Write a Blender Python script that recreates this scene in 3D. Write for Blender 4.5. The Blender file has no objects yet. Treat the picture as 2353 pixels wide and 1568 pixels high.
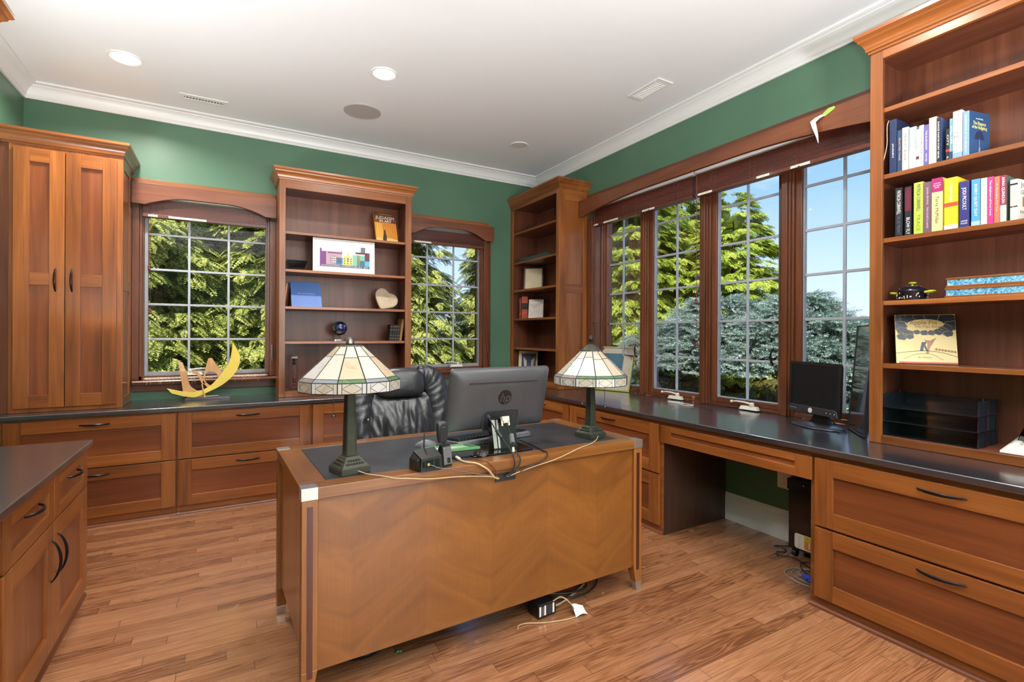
import bpy, bmesh, math, random
import numpy as np
from mathutils import Vector, Matrix, Euler
PI = math.pi
random.seed(7)
SC = bpy.context.scene
COL = SC.collection
R = math.radians

# ------------------------------------------------------------------ helpers
class MB:
    """collects faces of several materials; build() links them as ONE mesh object"""
    def __init__(s):
        s.v, s.f, s.m, s.mats, s.M = [], [], [], [], Matrix()
    def mi(s, mat):
        if mat not in s.mats: s.mats.append(mat)
        return s.mats.index(mat)
    def add(s, vs, fs, mat):
        b = len(s.v); k = s.mi(mat)
        s.v.extend((s.M @ Vector(v))[:] for v in vs)
        for f in fs:
            s.f.append([b+i for i in f]); s.m.append(k)
        return s
    def box(s, x0, x1, y0, y1, z0, z1, mat):
        return s.add([(x0,y0,z0),(x1,y0,z0),(x1,y1,z0),(x0,y1,z0),(x0,y0,z1),(x1,y0,z1),(x1,y1,z1),(x0,y1,z1)],
                     [(0,3,2,1),(4,5,6,7),(0,1,5,4),(1,2,6,5),(2,3,7,6),(3,0,4,7)], mat)
    def hexa(s, lo, hi, mat):
        """two quads (lists of four points) joined into a solid"""
        return s.add(list(lo)+list(hi), [(0,3,2,1),(4,5,6,7),(0,1,5,4),(1,2,6,5),(2,3,7,6),(3,0,4,7)], mat)
    def prism(s, pts, h0, h1, mat, axis='z'):
        f = {'z': lambda a,b,h:(a,b,h), 'y': lambda a,b,h:(a,h,b), 'x': lambda a,b,h:(h,a,b)}[axis]
        n = len(pts)
        vs = [f(a,b,h0) for a,b in pts]+[f(a,b,h1) for a,b in pts]
        return s.add(vs, [tuple(range(n))[::-1], tuple(range(n,2*n))]+[(i,(i+1)%n,n+(i+1)%n,n+i) for i in range(n)], mat)
    def lathe(s, prof, mat, c=(0,0,0), n=24, axis='z'):
        f = {'z': lambda r,z,a:(c[0]+r*math.cos(a),c[1]+r*math.sin(a),c[2]+z), 'y': lambda r,z,a:(c[0]+r*math.cos(a),c[1]+z,c[2]+r*math.sin(a)),
             'x': lambda r,z,a:(c[0]+z,c[1]+r*math.cos(a),c[2]+r*math.sin(a))}[axis]
        vs, fs = [], []
        for r,z in prof:
            for i in range(n): vs.append(f(max(r,1e-5),z,2*PI*i/n))
        for k in range(len(prof)-1):
            for i in range(n):
                j=(i+1)%n; fs.append((k*n+i,k*n+j,(k+1)*n+j,(k+1)*n+i))
        fs.append(tuple(range(n))[::-1]); fs.append(tuple((len(prof)-1)*n+i for i in range(n)))
        return s.add(vs, fs, mat)
    def ball(s, c, r, mat, n=16, sc=(1,1,1)):
        vs, fs, m = [], [], n//2
        for k in range(1,m):
            t=PI*k/m
            for i in range(n):
                a=2*PI*i/n; vs.append((c[0]+r*sc[0]*math.sin(t)*math.cos(a),c[1]+r*sc[1]*math.sin(t)*math.sin(a),c[2]+r*sc[2]*math.cos(t)))
        for k in range(m-2):
            for i in range(n):
                j=(i+1)%n; fs.append((k*n+i,(k+1)*n+i,(k+1)*n+j,k*n+j))
        t=len(vs); vs += [(c[0],c[1],c[2]+r*sc[2]),(c[0],c[1],c[2]-r*sc[2])]
        for i in range(n):
            j=(i+1)%n; fs.append((t,i,j)); fs.append((t+1,(m-2)*n+j,(m-2)*n+i))
        return s.add(vs, fs, mat)
    def tube(s, pts, rad, mat, n=8, flat=1.0, up=None):
        """pipe along points; rad a number or one radius per point; flat squeezes it along the frame's second axis"""
        pts=[Vector(p) for p in pts]; N=len(pts)
        rs=[rad]*N if not isinstance(rad,(list,tuple)) else rad
        vs, fs, prev = [], [], (Vector(up) if up else None)
        for k,p in enumerate(pts):
            d=(pts[min(k+1,N-1)]-pts[max(k-1,0)])
            d = d.normalized() if d.length>1e-9 else Vector((0,0,1))
            if prev is None: prev=Vector((0,0,1)) if abs(d.z)<.9 else Vector((1,0,0))
            a=(prev-d*prev.dot(d))
            if a.length<1e-6: a=d.orthogonal()
            a.normalize(); b=d.cross(a); prev=a
            for i in range(n):
                t=2*PI*i/n; vs.append(p+a*(rs[k]*math.cos(t)*flat)+b*(rs[k]*math.sin(t)))
        for k in range(N-1):
            for i in range(n):
                j=(i+1)%n; fs.append((k*n+i,k*n+j,(k+1)*n+j,(k+1)*n+i))
        fs.append(tuple(range(n))[::-1]); fs.append(tuple((N-1)*n+i for i in range(n)))
        return s.add(vs, fs, mat)
    def molding(s, path, prof, mat, side=1, closed=False):
        """profile (out, z) swept along a level path with mitred corners; side=1 puts 'out' to the right of travel"""
        P=[Vector((p[0],p[1])) for p in path]; N=len(P); rows=[]
        def nrm(a,b):
            d=(b-a).normalized(); return Vector((d.y,-d.x))*side
        for i in range(N):
            n1=nrm(P[i-1],P[i]) if (i>0 or closed) else None
            n2=nrm(P[i],P[(i+1)%N]) if (i<N-1 or closed) else None
            if n1 is None: m=n2
            elif n2 is None: m=n1
            else:
                m=n1+n2; m=m/max(m.dot(n1),1e-6)
            rows.append([(P[i].x+m.x*o,P[i].y+m.y*o,z) for o,z in prof])
        K=len(prof); vs=[v for r in rows for v in r]; fs=[]
        for i in range(N if closed else N-1):
            for k in range(K):
                l=(k+1)%K; j=(i+1)%N; fs.append((i*K+k,j*K+k,j*K+l,i*K+l))
        if not closed: fs += [tuple(range(K))[::-1], tuple((N-1)*K+k for k in range(K))]
        return s.add(vs, fs, mat)
    def grid(s, rows, mat, closed=False):
        n=len(rows[0]); vs=[p for r in rows for p in r]; fs=[]
        for k in range(len(rows)-1):
            for i in range(n if closed else n-1):
                j=(i+1)%n; fs.append((k*n+i,k*n+j,(k+1)*n+j,(k+1)*n+i))
        return s.add(vs, fs, mat)
    def text(s, txt, size, mat, M, align='CENTER', depth=.0004, width=None, shear=0):
        vs, fs = glyphs(txt, align, shear)
        if not vs: return s
        k=size
        kx=size
        if width:
            xs=[v[0] for v in vs]; w=max(xs)-min(xs); kx=width/max(w,1e-6)
        old=s.M; s.M=old@M
        s.add([(v[0]*kx,v[1]*k,v[2]*depth/.01) for v in vs], fs, mat); s.M=old
        return s

_G={}
def glyphs(txt, align, shear):
    key=(txt,align,shear)
    if key not in _G:
        c=bpy.data.curves.new('t','FONT'); c.body=txt; c.align_x=align; c.align_y='CENTER'; c.extrude=.01; c.resolution_u=2; c.shear=shear
        o=bpy.data.objects.new('t',c); me=o.to_mesh()
        _G[key]=([v.co[:] for v in me.vertices],[tuple(p.vertices) for p in me.polygons])
        o.to_mesh_clear(); bpy.data.objects.remove(o); bpy.data.curves.remove(c)
    return _G[key]

def root_of(o):
    while o.parent: o=o.parent
    return o
LOCAL=set()
def obj(name, mb, parent=None, bev=0, seg=2, ang=32, kind=None, recalc=True, label=None, sub=0):
    vs=mb.v
    if parent is not None:
        r=root_of(parent)
        if r.name not in LOCAL:
            L=r.location; vs=[(v[0]-L.x,v[1]-L.y,v[2]-L.z) for v in vs]
    me=bpy.data.meshes.new(name); me.from_pydata(vs,[],mb.f)
    for m in mb.mats: me.materials.append(m)
    me.polygons.foreach_set('material_index', mb.m)
    me.polygons.foreach_set('use_smooth',[True]*len(mb.f))
    if recalc:
        b=bmesh.new(); b.from_mesh(me); bmesh.ops.recalc_face_normals(b,faces=b.faces); b.to_mesh(me); b.free()
    me.set_sharp_from_angle(angle=R(ang))
    o=bpy.data.objects.new(name, me); COL.objects.link(o)
    if parent is not None: o.parent=parent
    if bev:
        q=o.modifiers.new('bevel','BEVEL'); q.width=bev; q.segments=seg; q.limit_method='ANGLE'; q.angle_limit=R(40); q.harden_normals=True
    if sub:
        q=o.modifiers.new('sub','SUBSURF'); q.levels=sub; q.render_levels=sub
    if kind: o['kind']=kind
    if label: o['label']=label
    return o
def tag(o, label, cat, group=None):
    o['label']=label; o['category']=cat
    if group: o['group']=group
    return o
def thing(name, label, cat, loc=(0,0,0), rz=0, group=None, local=False):
    o=bpy.data.objects.new(name,None); COL.objects.link(o); o.empty_display_size=.05
    o.location=loc; o.rotation_euler=(0,0,rz)
    if local or rz: LOCAL.add(o.name)
    return tag(o,label,cat,group)
def dup(o, loc=None, rz=None, label=None, group=None, parent=None):
    c=o.copy(); COL.objects.link(c)
    if parent is not None: c.parent=parent
    if loc is not None: c.location=loc
    if rz is not None: c.rotation_euler=(0,0,rz)
    if label: c['label']=label
    if group: c['group']=group
    for ch in o.children: dup(ch,parent=c)
    return c
def frame_x(xf):   # faces -X: local (u, v, w) -> world (xf-w, u, v)
    return Matrix(((0,0,-1,xf),(1,0,0,0),(0,1,0,0),(0,0,0,1)))
def frame_xp(xf):  # faces +X
    return Matrix(((0,0,1,xf),(1,0,0,0),(0,1,0,0),(0,0,0,1)))
def frame_y(yf):   # faces -Y: local (u, v, w) -> (u, yf-w, v)
    return Matrix(((1,0,0,0),(0,0,-1,yf),(0,1,0,0),(0,0,0,1)))
def quad_frame(o, ux, uy):
    """local x,y,z axes: ux, uy and their cross product, at o"""
    ux=Vector(ux).normalized(); uy=Vector(uy); uy=(uy-ux*uy.dot(ux)).normalized(); uz=ux.cross(uy)
    M=Matrix.Identity(4)
    for i in range(3): M[i][0]=ux[i]; M[i][1]=uy[i]; M[i][2]=uz[i]; M[i][3]=o[i]
    return M
def bez(pts, n=10):
    """smooth curve through points (Catmull-Rom)"""
    P=[Vector(p) for p in pts]; P=[P[0]*2-P[1]]+P+[P[-1]*2-P[-2]]; out=[]
    for i in range(1,len(P)-2):
        for k in range(n):
            t=k/n; a,b,c,d=P[i-1],P[i],P[i+1],P[i+2]
            out.append(.5*((2*b)+(-a+c)*t+(2*a-5*b+4*c-d)*t*t+(-a+3*b-3*c+d)*t**3))
    out.append(P[-2]); return out

# ------------------------------------------------------------------ materials
def lin(c):
    return tuple((x/255/12.92 if x/255<=.04045 else ((x/255+.055)/1.055)**2.4) for x in c)+(1,)
class NT:
    def __init__(s,name):
        s.mat=bpy.data.materials.new(name); s.mat.use_nodes=True; s.t=s.mat.node_tree; s.t.nodes.clear()
        s.out=s.n('ShaderNodeOutputMaterial')
    def n(s,typ,**k):
        q=s.t.nodes.new(typ)
        for a,b in k.items(): setattr(q,a,b)
        return q
    def l(s,a,b): s.t.links.new(a,b)
    def val(s,sock,v):
        if hasattr(v,'is_output') or isinstance(v,bpy.types.NodeSocket): s.l(v,sock)
        else: sock.default_value=v
    def math(s,op,a,b=None,c=None):
        q=s.n('ShaderNodeMath',operation=op); s.val(q.inputs[0],a)
        if b is not None: s.val(q.inputs[1],b)
        if c is not None: s.val(q.inputs[2],c)
        return q.outputs[0]
    def noise(s,vec,scale,detail=3,dist=0,rough=.5):
        q=s.n('ShaderNodeTexNoise'); s.val(q.inputs['Vector'],vec); q.inputs['Scale'].default_value=scale; q.inputs['Detail'].default_value=detail
        q.inputs['Distortion'].default_value=dist; q.inputs['Roughness'].default_value=rough; return q.outputs[0]
    def ramp(s,fac,stops):
        q=s.n('ShaderNodeValToRGB'); s.l(fac,q.inputs[0]); e=q.color_ramp.elements
        while len(e)<len(stops): e.new(.5)
        for i,(p,c) in enumerate(stops): e[i].position=p; e[i].color=c
        return q.outputs[0]
    def mix(s,f,a,b,typ='MIX'):
        q=s.n('ShaderNodeMix',data_type='RGBA',blend_type=typ); s.val(q.inputs[0],f); s.val(q.inputs[6],a); s.val(q.inputs[7],b); return q.outputs[2]
    def scale(s,vec,sc):
        q=s.n('ShaderNodeMapping'); s.l(vec,q.inputs['Vector']); q.inputs['Scale'].default_value=sc; return q.outputs[0]
    def coord(s,which='Object',rnd=True):
        q=s.n('ShaderNodeTexCoord').outputs[which]
        if not rnd: return q
        i=s.n('ShaderNodeObjectInfo').outputs['Random']
        m=s.n('ShaderNodeVectorMath',operation='ADD'); s.l(q,m.inputs[0])
        cx=s.n('ShaderNodeCombineXYZ')
        for k,f in enumerate((13.1,7.7,9.3)): s.l(s.math('MULTIPLY',i,f),cx.inputs[k])
        s.l(cx.outputs[0],m.inputs[1]); return m.outputs[0]
    def bsdf(s,color,rough,metal=0,spec=.5,coat=0,coat_r=.1,bump=None,bstr=.1,bdist=.002,sheen=0):
        q=s.n('ShaderNodeBsdfPrincipled'); s.val(q.inputs['Base Color'],color); s.val(q.inputs['Roughness'],rough)
        q.inputs['Metallic'].default_value=metal; q.inputs['Specular IOR Level'].default_value=spec
        q.inputs['Coat Weight'].default_value=coat; q.inputs['Coat Roughness'].default_value=coat_r
        if bump is not None:
            b=s.n('ShaderNodeBump'); b.inputs['Strength'].default_value=bstr; b.inputs['Distance'].default_value=bdist
            s.l(bump,b.inputs['Height']); s.l(b.outputs[0],q.inputs['Normal'])
        s.q=q; s.l(q.outputs[0],s.out.inputs[0]); return s.mat
def P(name,c,rough=.5,metal=0,spec=.5,coat=0,var=.06,vs=30,bump=0,bs=60):
    """plain surface with a faint procedural unevenness"""
    t=NT(name); v=t.coord('Object'); n=t.noise(v,vs,3); c=lin(c)
    col=t.ramp(n,[(.3,tuple(x*(1-var) for x in c[:3])+(1,)),(.7,tuple(min(1,x*(1+var)) for x in c[:3])+(1,))])
    b=t.noise(v,bs,4) if bump else None
    return t.bsdf(col,rough,metal,spec,coat,bump=b,bstr=bump)
def wood(name,axis,dark,mid,light,rough=.32,coat=.25,fine=1.0):
    t=NT(name); v=t.coord('Object')
    s=[14,14,14]; s['xyz'.index(axis)]=.9
    g=t.noise(t.scale(v,s),1.0,5,.8,.55)
    s2=[150*fine]*3; s2['xyz'.index(axis)]=3
    pore=t.noise(t.scale(v,s2),1.0,2,0)
    s3=[2.2]*3; s3['xyz'.index(axis)]=.7
    blot=t.noise(t.scale(v,s3),1.0,3,.3)
    f=t.math('ADD',t.math('MULTIPLY',g,.5),t.math('ADD',t.math('MULTIPLY',pore,.16),t.math('MULTIPLY',blot,.38)))
    col=t.ramp(f,[(.34,lin(dark)),(.52,lin(mid)),(.7,lin(light))])
    rv=t.n('ShaderNodeObjectInfo').outputs['Random']
    h=t.n('ShaderNodeHueSaturation'); t.l(col,h.inputs['Color']); t.l(t.math('MULTIPLY_ADD',rv,.22,.89),h.inputs['Value'])
    return t.bsdf(h.outputs[0],rough,0,.5,coat,.12,bump=pore,bstr=.04)
CH=((86,44,18),(132,75,32),(162,100,48))
WX,WY,WZ=(wood('cherry_'+a,a,*CH) for a in 'xyz')
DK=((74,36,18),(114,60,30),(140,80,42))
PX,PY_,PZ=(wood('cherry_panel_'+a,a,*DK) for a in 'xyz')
CR=((66,34,20),(104,57,33),(132,80,50))
MX,MY,MZ=(wood('cherry_trim_'+a,a,*CR) for a in 'xyz')
IN_=((74,38,26),(106,60,41),(130,80,56))  # cherry darkened for the bookcase insides; their shade is in the colour
IX,IY,IZ=(wood('cherry_shaded_'+a,a,*IN_,rough=.4,coat=.1) for a in 'xyz')
BL=((58,24,18),(86,40,29),(112,58,42))
BX,BY=(wood('blind_wood_'+a,a,*BL,rough=.4) for a in 'xy')
DKX,DKY,DKZ=(wood('desk_wood_'+a,a,(92,54,22),(124,76,34),(150,98,48),rough=.3,coat=.3) for a in 'xyz')
INLAY=wood('desk_inlay','z',(48,20,16),(66,30,22),(84,42,30),rough=.3)
BIRCH=wood('birch_ply','z',(176,126,80),(206,158,108),(224,184,136),rough=.5,coat=0)
WHITE=P('white_paint',(226,226,224),.45,var=.01,vs=3)
CEIL=P('ceiling_paint',(228,231,234),.8,spec=.2,var=.01,vs=2)
TRIMW=P('trim_paint',(218,220,220),.35,var=.015,vs=4)
PULL=P('pull_bronze',(38,36,38),.32,.75,var=.1)
BLACK=P('black_plastic',(22,22,24),.42,var=.08)
BLACKG=P('black_gloss',(10,10,12),.12,var=.05,coat=.4)
GREYP=P('grey_plastic',(92,92,95),.45,var=.05)
LTGREY=P('pale_plastic',(222,218,206),.42,var=.03)
KEYM=P('key_plastic',(38,40,44),.4,var=.05)
SILV=P('brushed_silver',(196,194,188),.28,.85,var=.06,vs=90)
LEAD=P('lead_came',(36,34,32),.45,.5,var=.1)
BRONZE=P('lamp_bronze',(62,64,54),.5,.45,var=.14,vs=50,bump=.1)
STEEL=P('finial_steel',(110,110,108),.3,.9,var=.1)
CREAMC=P('cord_cream',(182,158,120),.5,var=.05)
WCORD=P('cord_white',(212,206,196),.5,var=.05)
BCORD=P('cord_black',(20,20,22),.5,var=.1)
BRNC=P('cord_brown',(104,58,40),.55,var=.1)
GREYW=P('window_vinyl',(150,152,158),.45,var=.04)
MUNT=P('muntin_grey',(168,174,184),.45,var=.03)
PAPER=P('paper_white',(232,230,226),.7,var=.02)
CREAMP=P('paper_cream',(222,206,170),.65,var=.06,vs=12)
ROPE=P('rope_white',(204,190,172),.9,var=.16,vs=160,bump=.4)
PLINTH=P('plinth_grey',(104,104,112),.35,.3,var=.1)
PLATE=P('switch_plate',(234,232,226),.4,var=.01)
def wallm():
    t=NT('green_wall_paint'); v=t.coord('Object',False)
    n=t.noise(v,2.2,3); f=t.noise(v,420,2)
    col=t.ramp(n,[(.3,lin((78,112,90))),(.7,lin((84,119,96)))])
    return t.bsdf(col,.42,0,.4,bump=f,bstr=.06,bdist=.001)
WALL=wallm()
def leather(name,c,sc=1):
    t=NT(name); v=t.coord('Object'); n=t.noise(v,9*sc,5,1.2); p=t.n('ShaderNodeTexVoronoi'); p.inputs['Scale'].default_value=420; t.l(v,p.inputs['Vector'])
    c=lin(c); col=t.ramp(n,[(.3,tuple(x*.8 for x in c[:3])+(1,)),(.7,tuple(x*1.25 for x in c[:3])+(1,))])
    h=t.math('ADD',t.math('MULTIPLY',n,1.0),t.math('MULTIPLY',p.outputs[0],.05))
    return t.bsdf(col,.3,0,.7,bump=h,bstr=.35,bdist=.008)
LEATHER=leather('black_leather',(40,40,43))
def stone():
    t=NT('dark_counter_laminate'); v=t.coord('Object',False)
    n=t.noise(v,160,3); b=t.noise(v,3,4)
    col=t.ramp(n,[(.3,lin((32,33,39))),(.75,lin((46,48,56)))])
    m=t.bsdf(col,.35,0,.6,1.0,.16); t.q.inputs['Coat IOR'].default_value=1.9; return m
STONE=stone()
def blotm():
    t=NT('desk_leather_inset'); v=t.coord('Object',False)
    n=t.noise(v,500,3); b=t.noise(v,7,5,.5); k=t.noise(v,60,4,2)
    col=t.ramp(b,[(.35,lin((40,42,46))),(.7,lin((56,58,62)))])
    col=t.mix(t.ramp(k,[(.66,(0,0,0,1)),(.74,(1,1,1,1))]),col,lin((84,86,90)))
    return t.bsdf(col,.42,0,.4,bump=n,bstr=.12)
BLOT=blotm()
def floorm():
    t=NT('oak_floor'); v=t.coord('Object',False)
    s=t.n('ShaderNodeSeparateXYZ'); t.l(v,s.inputs[0]); X,Y=s.outputs[0],s.outputs[1]
    W=.06
    yr=t.math('DIVIDE',Y,W); row=t.math('FLOOR',yr); fy=t.math('FRACT',yr)
    wn=t.n('ShaderNodeTexWhiteNoise',noise_dimensions='1D'); t.l(row,wn.inputs['W'])
    xx=t.math('DIVIDE',t.math('ADD',X,t.math('MULTIPLY',wn.outputs[0],7.3)),.78)
    wn3=t.noise(xx,1.0,0)
    pl=t.math('FLOOR',xx); fx=t.math('FRACT',xx)
    cb=t.n('ShaderNodeCombineXYZ'); t.l(pl,cb.inputs[0]); t.l(row,cb.inputs[1])
    pr=t.n('ShaderNodeTexWhiteNoise',noise_dimensions='2D'); t.l(cb.outputs[0],pr.inputs['Vector']); rnd=pr.outputs[0]
    # grain: coordinates shifted per plank
    gx=t.n('ShaderNodeCombineXYZ'); t.l(t.math('MULTIPLY_ADD',X,1.6,t.math('MULTIPLY',rnd,31)),gx.inputs[0]); t.l(t.math('MULTIPLY_ADD',Y,26,t.math('MULTIPLY',rnd,57)),gx.inputs[1])
    big=t.noise(gx.outputs[0],.9,2,.4)
    ring=t.math('FRACT',t.math('MULTIPLY',big,9)); ring=t.math('ABSOLUTE',t.math('SUBTRACT',ring,.5))
    g2=t.n('ShaderNodeCombineXYZ'); t.l(t.math('MULTIPLY',X,7),g2.inputs[0]); t.l(t.math('MULTIPLY_ADD',Y,240,t.math('MULTIPLY',rnd,90)),g2.inputs[1])
    pore=t.noise(g2.outputs[0],1.0,3)
    f=t.math('ADD',t.math('MULTIPLY',ring,.6),t.math('ADD',t.math('MULTIPLY',pore,.26),t.math('MULTIPLY',rnd,.40)))
    col=t.ramp(f,[(.18,lin((102,62,38))),(.44,lin((142,95,63))),(.85,lin((166,118,84)))])
    ey=t.math('MINIMUM',fy,t.math('SUBTRACT',1.0,fy)); ex=t.math('MINIMUM',fx,t.math('SUBTRACT',1.0,fx))
    seam=t.math('MAXIMUM',t.math('LESS_THAN',ey,.016),t.math('LESS_THAN',ex,.0016))
    col=t.mix(t.math('MULTIPLY',seam,.75),col,lin((70,38,24)))
    rough=t.math('MULTIPLY_ADD',t.noise(v,4,3),.12,.2)
    h=t.math('SUBTRACT',t.math('MULTIPLY',pore,.12),seam)
    m=t.bsdf(col,rough,0,.5,.6,.14,bump=h,bstr=.25,bdist=.0012); return m
FLOOR=floorm()
def veneer():
    t=NT('desk_flame_veneer'); v=t.coord('Object',False)
    s=t.n('ShaderNodeSeparateXYZ'); t.l(v,s.inputs[0]); X,Z=s.outputs[0],s.outputs[2]
    pp=t.math('PINGPONG',t.math('ADD',X,.641+2.9),.29)
    k=t.math('FLOOR',t.math('DIVIDE',t.math('ADD',X,.641+2.9),.29))
    c=t.n('ShaderNodeCombineXYZ'); t.l(t.math('MULTIPLY',pp,2.5),c.inputs[0]); t.l(t.math('ADD',t.math('MULTIPLY',Z,9),t.math('MULTIPLY',pp,-5)),c.inputs[2])
    n=t.noise(c.outputs[0],1.0,4,1.1)
    c2=t.n('ShaderNodeCombineXYZ'); t.l(t.math('MULTIPLY',X,220),c2.inputs[0]); t.l(t.math('MULTIPLY',Z,6),c2.inputs[2])
    p=t.noise(c2.outputs[0],1.0,2)
    tone=t.math('MULTIPLY',t.math('MODULO',k,2.0),.05)
    f=t.math('ADD',t.math('ADD',t.math('MULTIPLY',n,.72),t.math('MULTIPLY',p,.18)),tone)
    col=t.ramp(f,[(.3,lin((106,63,25))),(.5,lin((124,76,31))),(.72,lin((142,90,39)))])
    return t.bsdf(col,.3,0,.5,.3,.15)
VENEER=veneer()
def glassm(name,alpha=.94,tint=(1,1,1,1)):
    t=NT(name); a=t.n('ShaderNodeBsdfTransparent'); a.inputs[0].default_value=tint
    g=t.n('ShaderNodeBsdfGlossy'); g.inputs['Roughness'].default_value=.02
    f=t.n('ShaderNodeFresnel'); f.inputs[0].default_value=1.45
    m=t.n('ShaderNodeMixShader'); t.l(t.math('MULTIPLY',f.outputs[0],.4),m.inputs[0]); t.l(a.outputs[0],m.inputs[1]); t.l(g.outputs[0],m.inputs[2]); t.l(m.outputs[0],t.out.inputs[0]); return t.mat
PANE=glassm('window_glass')
PICGL=glassm('picture_glass')
def realglass(name,c=(1,1,1),rough=.0):
    t=NT(name); q=t.n('ShaderNodeBsdfPrincipled'); q.inputs['Base Color'].default_value=c+(1,); q.inputs['Roughness'].default_value=rough
    q.inputs['Transmission Weight'].default_value=1; q.inputs['IOR'].default_value=1.4; t.l(q.outputs[0],t.out.inputs[0]); return t.mat
CLEAR=realglass('clear_glass')
def shadeglass(name,c1,c2,tr=.35):
    t=NT(name); v=t.coord('Object'); n=t.noise(t.scale(v,(9,9,4)),1.6,5,1.6)
    col=t.ramp(n,[(.34,lin(c1)),(.56,lin(c1)),(.75,lin(c2))])
    q=t.n('ShaderNodeBsdfPrincipled'); t.l(col,q.inputs['Base Color']); q.inputs['Roughness'].default_value=.12; q.inputs['Specular IOR Level'].default_value=.6
    b=t.n('ShaderNodeBump'); b.inputs['Strength'].default_value=.12; b.inputs['Distance'].default_value=.004; t.l(t.noise(v,60,2),b.inputs['Height']); t.l(b.outputs[0],q.inputs['Normal'])
    a=t.n('ShaderNodeBsdfTranslucent'); t.l(col,a.inputs[0])
    m=t.n('ShaderNodeMixShader'); m.inputs[0].default_value=tr; t.l(q.outputs[0],m.inputs[1]); t.l(a.outputs[0],m.inputs[2]); t.l(m.outputs[0],t.out.inputs[0]); return t.mat
SG=[shadeglass('shade_cream',(228,224,212),(216,200,170)),shadeglass('shade_white',(232,232,232),(216,212,206)),shadeglass('shade_tan',(216,200,172),(200,170,124)),
    shadeglass('shade_amber',(208,184,134),(226,204,156)),shadeglass('shade_beige',(220,212,196),(194,172,142))]
SGA=[shadeglass('shade_mauve',(150,138,136),(176,166,156)),shadeglass('shade_green',(96,128,92),(170,160,140)),shadeglass('shade_slate',(146,152,160),(196,200,204))]
def emit(name,c,s):
    t=NT(name); e=t.n('ShaderNodeEmission'); e.inputs[0].default_value=c; e.inputs[1].default_value=s; t.l(e.outputs[0],t.out.inputs[0]); return t.mat
LAMPON=emit('downlight_lens',(1,.95,.86,1),9)
# ------------------------------------------------------------------ room shell
YW, XW, XL, YR = 4.82, 3.085, -1.268, -3.2      # back, right, left, rear wall faces
ZC, ZK = 3.078, .771                             # ceiling, counter top
TH = .2
W1=(-.60,.325,.925,2.42); W2=(1.42,2.395,.925,2.42)    # back wall openings x0,x1,z0,z1
W3=(1.29,3.80,.740,2.58)                               # right wall opening y0,y1,z0,z1
b=MB()
for x0,x1,z0,z1 in ((XL-TH,W1[0],0,ZC),(W1[1],W2[0],0,ZC),(W2[1],XW+TH,0,ZC),(W1[0],W1[1],0,W1[2]),(W1[0],W1[1],W1[3],ZC),(W2[0],W2[1],0,W2[2]),(W2[0],W2[1],W2[3],ZC)):
    b.box(x0,x1,YW,YW+TH,z0,z1,WALL)
obj('wall_back',b,kind='structure')
b=MB()
for y0,y1,z0,z1 in ((YR-.3,W3[0],0,ZC),(W3[1],YW,0,ZC),(W3[0],W3[1],0,W3[2]),(W3[0],W3[1],W3[3],ZC)):
    b.box(XW,XW+TH,y0,y1,z0,z1,WALL)
obj('wall_right',b,kind='structure')
b=MB(); b.box(XL-TH,XL,YR-.3,YW,0,ZC,WALL); obj('wall_left',b,kind='structure')
# rear wall (behind the camera) with a made-up glazed opening, added for the fill lamp
W4=(.95,2.95,.05,2.62)
b=MB()
for x0,x1,z0,z1 in ((XL,W4[0],0,ZC),(W4[1],XW,0,ZC),(W4[0],W4[1],0,W4[2]),(W4[0],W4[1],W4[3],ZC)): b.box(x0,x1,YR-TH,YR,z0,z1,WALL)
obj('wall_rear',b,kind='structure')
b=MB()
for x0,x1,z0,z1 in ((W4[0],W4[1],W4[2],W4[2]+.05),(W4[0],W4[1],W4[3]-.06,W4[3])): b.box(x0,x1,YR-.12,YR-.06,z0,z1,TRIMW)
for k in range(5):
    x=W4[0]+(W4[1]-W4[0]-.07)*k/4; b.box(x,x+.07,YR-.119,YR-.061,W4[2],W4[3],TRIMW)
w4=obj('added_rear_window',b,kind='structure')
b=MB(); b.box(W4[0]+.02,W4[1]-.02,YR-.092,YR-.088,W4[2]+.02,W4[3]-.02,PANE); obj('pane',b,w4)
b=MB(); b.box(XL-TH,XW+TH,YR-.3,YW+TH,-.12,0,FLOOR); obj('floor',b,kind='structure')
b=MB(); b.box(XL-TH,XW+TH,YR-.3,YW+TH,ZC,ZC+.14,CEIL); obj('ceiling',b,kind='structure')
cp=[(0,2.97),(.013,2.97),(.013,2.984),(.018,2.992),(.022,2.996),(.026,3.012),(.036,3.032),(.052,3.047),(.064,3.053),(.066,3.058),(.078,3.060),(.088,3.066),(.088,3.0779),(0,3.0779)]
b=MB(); b.molding([(XL,YR),(XL,YW),(XW,YW),(XW,YR)],cp,TRIMW,side=1); obj('trim_1',b,kind='structure',ang=25)
bp=[(0,0),(.016,0),(.016,.135),(.013,.142),(.013,.152),(.009,.158),(.009,.172),(.004,.19),(0,.19)]
b=MB(); b.molding([(XW,2.318),(XW,1.38)],bp,TRIMW,side=1); obj('baseboard_right',b,kind='structure',ang=25)

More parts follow.
